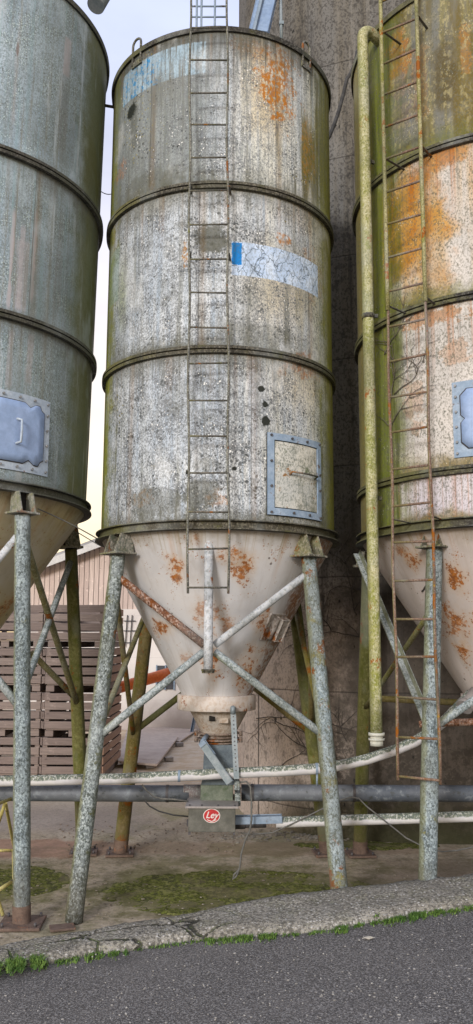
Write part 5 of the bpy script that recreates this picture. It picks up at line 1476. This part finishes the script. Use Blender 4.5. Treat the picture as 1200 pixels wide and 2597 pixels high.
# yellow trestle at the left edge
t = thing('yellow_trestle', 'thin faded yellow frame standing at the left edge behind the leg', 'trestle', (-2.0, 6.6, 0))
def seg(pa, ya_, pb, yb2, r=.013):
    mb = MB(); mb.tube([atY(*pa, ya_), atY(*pb, yb2)], r, 10); return obj('strut', mb, M['yellow'], t)
f1 = atZ(62, 2160, 0); f2 = atZ(8, 2322, 0); f3 = atZ(-60, 2200, 0)
def gp(px, py, Y): return atY(px, py, Y)
for a, b in (((gp(14, 2036, 7.3)), atZ(38, 2160, 0)), (gp(12, 2040, 7.25), atZ(-35, 2180, 0)), (gp(-60, 2060, 6.9), gp(28, 2026, 7.3)), (gp(-50, 2150, 6.6), atZ(8, 2322, 0)), (gp(-10, 2262, 6.7), gp(36, 2232, 6.9)), (gp(36, 2232, 6.9), gp(34, 2160, 8.0)), (gp(-20, 2157, 8.0), gp(34, 2157, 8.0))):
    mb = MB(); mb.tube([a, b], .014, 10); obj('strut', mb, M['yellow'], t)

# ------------------------------------------------------------------ wires, hoses, creepers
def sag(a, b, d, n=16):
    return [a.lerp(b, i/n)-Vector((0, 0, d*4*(i/n)*(1-i/n))) for i in range(n+1)]
def wire(name, pts, r, mat, label, cat, group=None):
    mb = MB(); mb.tube(pts, r, 8); return tag(obj(name, mb, mat), label, cat, group)
wire('tie_rod', [atY(262, 267, 7.25), atY(292, 272, 7.25)], .014, M['wire'], 'short dark rod bridging the gap between the left and middle silos near their tops', 'rod')
wire('thin_wire', sag(atY(250, 480, 7.3), atY(283, 492, 7.3), .02), .004, M['wire'], 'thin slack wire crossing the sky gap beside the upper joint rings', 'wire')
wire('thin_wire', sag(atY(96, 1290, 6.4), atY(250, 1368, 6.7), -.01), .005, M['cable'], 'thin wire from the left silo bracket to the middle silo base ring', 'wire')
wire('thin_wire', sag(atY(200, 1352, 6.9), atY(250, 1382, 6.9), .0), .004, M['cable'], 'short lower wire crossing the bright gap at the base rings', 'wire')
wire('black_hose', [atY(a, b, 8.3) for a, b in ((906, 130), (902, 160), (890, 185), (880, 200), (872, 235), (860, 280), (848, 315), (836, 345), (815, 380))], .020, M['wire'], 'dark hose dropping from the right silo rim toward the middle silo', 'hose')
yb3 = YB-.25
wire('electric_cable', [atY(a, b, yb3) for a, b in ((360, 1990), (372, 2005), (390, 2020), (410, 2026), (440, 2027), (478, 2032))], .007, M['cable'], 'pale cable loop hanging over the left auger tube', 'cable')
wire('electric_cable', [atY(a, b, yb3) for a, b in ((365, 2028), (380, 2045), (405, 2058), (440, 2067), (480, 2071))], .006, M['wire'], 'dark cable running into the left side of the emblem box', 'cable')
wire('electric_cable', [atY(a, b, yb3-.08) for a, b in ((605, 1985), (625, 1982), (635, 1995), (638, 2030), (638, 2080), (634, 2105), (622, 2130), (612, 2165), (608, 2200), (600, 2222), (590, 2230), (594, 2218), (606, 2206))], .008, M['cable'], 'grey cable hanging down from the chute and curling above the moss', 'cable')
wire('electric_cable', [atY(a, b, yb3) for a, b in ((610, 2112), (640, 2116), (690, 2112), (740, 2090), (800, 2060), (860, 2030), (890, 2022), (910, 2025), (930, 2045), (980, 2085), (1030, 2125), (1075, 2148), (1120, 2160), (1160, 2157), (1200, 2148), (1230, 2140))], .006, M['cable'], 'long pale cable looping behind the right-hand legs', 'cable')

def surf_tower(px, py):
    d = ray(px, py); cx, cy, a, b, e = 2.93, 11.75, 2.93, 2.95, 3.2
    t = 7.5
    for i in range(900):
        p = O+d*t
        if abs((p.x-cx)/a)**e+abs((p.y-cy)/b)**e <= 1: return p-d*.012
        t += .006
    return None
def surf_silo(s, cone=False):
    f = coner(s) if cone else cyl(s)
    def g_(px, py):
        h = hit(px, py, s['C'], lambda z: f(z)+.012)
        return h[2] if h else None
    return g_
def vines(seeds, surf, n, mat, label, r0=.006, step=7):
    mb = MB(); stack = [(x, y, a, r0, k) for (x, y, a, k) in seeds]; cnt = 0
    while stack and cnt < n:
        x, y, a, r, k = stack.pop(0); pts = []
        for i in range(k):
            p = surf(x, y)
            if p is None: break
            pts.append(p); x += math.cos(a)*step; y -= math.sin(a)*step; a += random.gauss(0, .14)
            if random.random() < .16 and r > .002: stack.append((x, y, a+random.choice((-1, 1))*random.uniform(.5, 1.1), r*.7, max(3, int(k*.6))))
        if len(pts) > 2:
            mb.tube(pts, [r*(1-.7*i/len(pts)) for i in range(len(pts))], 5); cnt += 1
    return tag(obj('creeper', mb, mat), label, 'creeper', 'leafless creepers')
vines([(920, 1620, 2.6, 26), (905, 1560, 2.2, 22), (925, 1500, 2.8, 18), (860, 1400, 1.0, 12), (840, 1600, 1.9, 18)], surf_tower, 30, M['vine'], 'dark leafless creeper on the tower wall between the middle and right silos', .006)
vines([(650, 1822, .1, 26), (700, 1830, -.5, 20), (780, 1900, 2.6, 18), (700, 1960, .9, 16), (830, 1830, -.6, 18), (880, 1880, 2.2, 14)], surf_tower, 46, M['vine'], 'dark leafless creeper low on the pinkish wall behind the right leg of the middle silo', .0055)
vines([(985, 1030, 1.2, 24), (1000, 1000, .8, 18), (975, 900, 1.3, 18), (1010, 830, .6, 10), (990, 1100, 1.5, 20)], surf_silo(SR_), 40, M['vine_pale'], 'wiry leafless creeper behind the ladder on the right silo body', .005)
vines([(975, 1470, .5, 16), (985, 1500, .9, 14), (1010, 1560, 1.6, 12), (1070, 1500, .9, 8)], surf_silo(SR_, True), 30, M['vine'], 'leafless creeper twigs on the right silo cone beside its leg', .006)

# weeds and rubble at the foot of the tower
mb = MB(); r_ = random.Random(3)
for i in range(260):
    px = r_.uniform(560, 900); p = atZ(px, r_.gauss(2118, 8), .0); mb.blob(p, r_.uniform(.006, .022), 1, (1.3, 1, .7))
kind(obj('rubble', mb, simple('concrete_crumbs', (.20, .18, .15), (.30, .28, .24), 20, .9)), 'stuff')
mb = MB()
for i in range(200):
    px = r_.uniform(150, 600); p = atZ(px, r_.uniform(2080, 2160), .0); mb.blob(p, r_.uniform(.004, .012), 1, (1.3, 1, .7))
kind(obj('rubble', mb, simple('yard_crumbs', (.16, .13, .10), (.26, .21, .17), 20, .9)), 'stuff')

mb = MB(); r_ = random.Random(11)
for i in range(420):
    px, py = r_.uniform(-10, 1200), r_.uniform(2180, 2380)
    if py > lerp_poly(top_px, px)-4: continue
    p = atZ(px, py, .0); mb.blob(p, r_.uniform(.003, .010), 1, (r_.uniform(.8, 1.8), r_.uniform(.8, 1.4), .5))
kind(obj('rubble', mb, simple('pad_crumbs', (.12, .10, .075), (.36, .32, .26), 30, .9)), 'stuff')

# ------------------------------------------------------------------ sky and light
w = bpy.data.worlds.new('World'); sc.world = w; w.use_nodes = True; nt = w.node_tree; nt.nodes.clear()
def wn(t): return nt.nodes.new(t)
sky = wn('ShaderNodeTexSky'); sky.sky_type = 'NISHITA'; sky.sun_disc = False
SE, SA = R(17), R(200)     # sun over the viewer's left shoulder, veiled
sky.sun_elevation = SE; sky.sun_rotation = SA; sky.air_density = 1.3; sky.dust_density = 3.5; sky.ozone_density = 1.0
bg1 = wn('ShaderNodeBackground'); bg1.inputs[1].default_value = .09; nt.links.new(sky.outputs[0], bg1.inputs[0])
# thin high cloud veil, cream near the horizon and lilac higher up
tc = wn('ShaderNodeTexCoord'); sp3 = wn('ShaderNodeSeparateXYZ'); nt.links.new(tc.outputs['Generated'], sp3.inputs[0])
cr = wn('ShaderNodeValToRGB'); nt.links.new(sp3.outputs[2], cr.inputs[0])
e = cr.color_ramp.elements; e[0].position = 0.0; e[0].color = (1.15, .86, .50, 1); e[1].position = 1.0; e[1].color = (.76, .85, 1.05, 1)
for ps, cl in ((.10, (1.25, 1.0, .66, 1)), (.24, (1.1, .95, .80, 1)), (.40, (.92, .86, .90, 1)), (.6, (.66, .71, .95, 1))):
    q = e.new(ps); q.color = cl
cn = wn('ShaderNodeTexNoise'); cn.inputs['Scale'].default_value = 2.2; cn.inputs['Detail'].default_value = 5
mp = wn('ShaderNodeMapping'); mp.inputs['Scale'].default_value = (1, 1, 3); nt.links.new(tc.outputs['Generated'], mp.inputs[0]); nt.links.new(mp.outputs[0], cn.inputs[0])
mr = wn('ShaderNodeMapRange'); nt.links.new(cn.outputs[0], mr.inputs[0]); mr.inputs[1].default_value = .3; mr.inputs[2].default_value = .7; mr.inputs[3].default_value = .70; mr.inputs[4].default_value = 1.15
bg2 = wn('ShaderNodeBackground'); nt.links.new(cr.outputs[0], bg2.inputs[0]); nt.links.new(mr.outputs[0], bg2.inputs[1])
mx = wn('ShaderNodeMixShader'); mx.inputs[0].default_value = .72; nt.links.new(bg1.outputs[0], mx.inputs[1]); nt.links.new(bg2.outputs[0], mx.inputs[2])
wo = wn('ShaderNodeOutputWorld'); nt.links.new(mx.outputs[0], wo.inputs[0])
sl = bpy.data.lights.new('sun', 'SUN'); sl.energy = 1.7; sl.angle = R(12); sl.color = (1.0, .97, .94)
so = bpy.data.objects.new('sun', sl); COL.objects.link(so)
# direction: sun stands behind the camera to the left
az = R(200); d = Vector((math.sin(az)*math.cos(SE), math.cos(az)*math.cos(SE), math.sin(SE)))
so.rotation_euler = d.to_track_quat('Z', 'Y').to_euler()
sc.view_settings.view_transform = 'Standard'; sc.view_settings.look = 'None'; sc.view_settings.gamma = 1.0
sc.view_settings.exposure = 0.55
sc.render.engine = 'CYCLES'
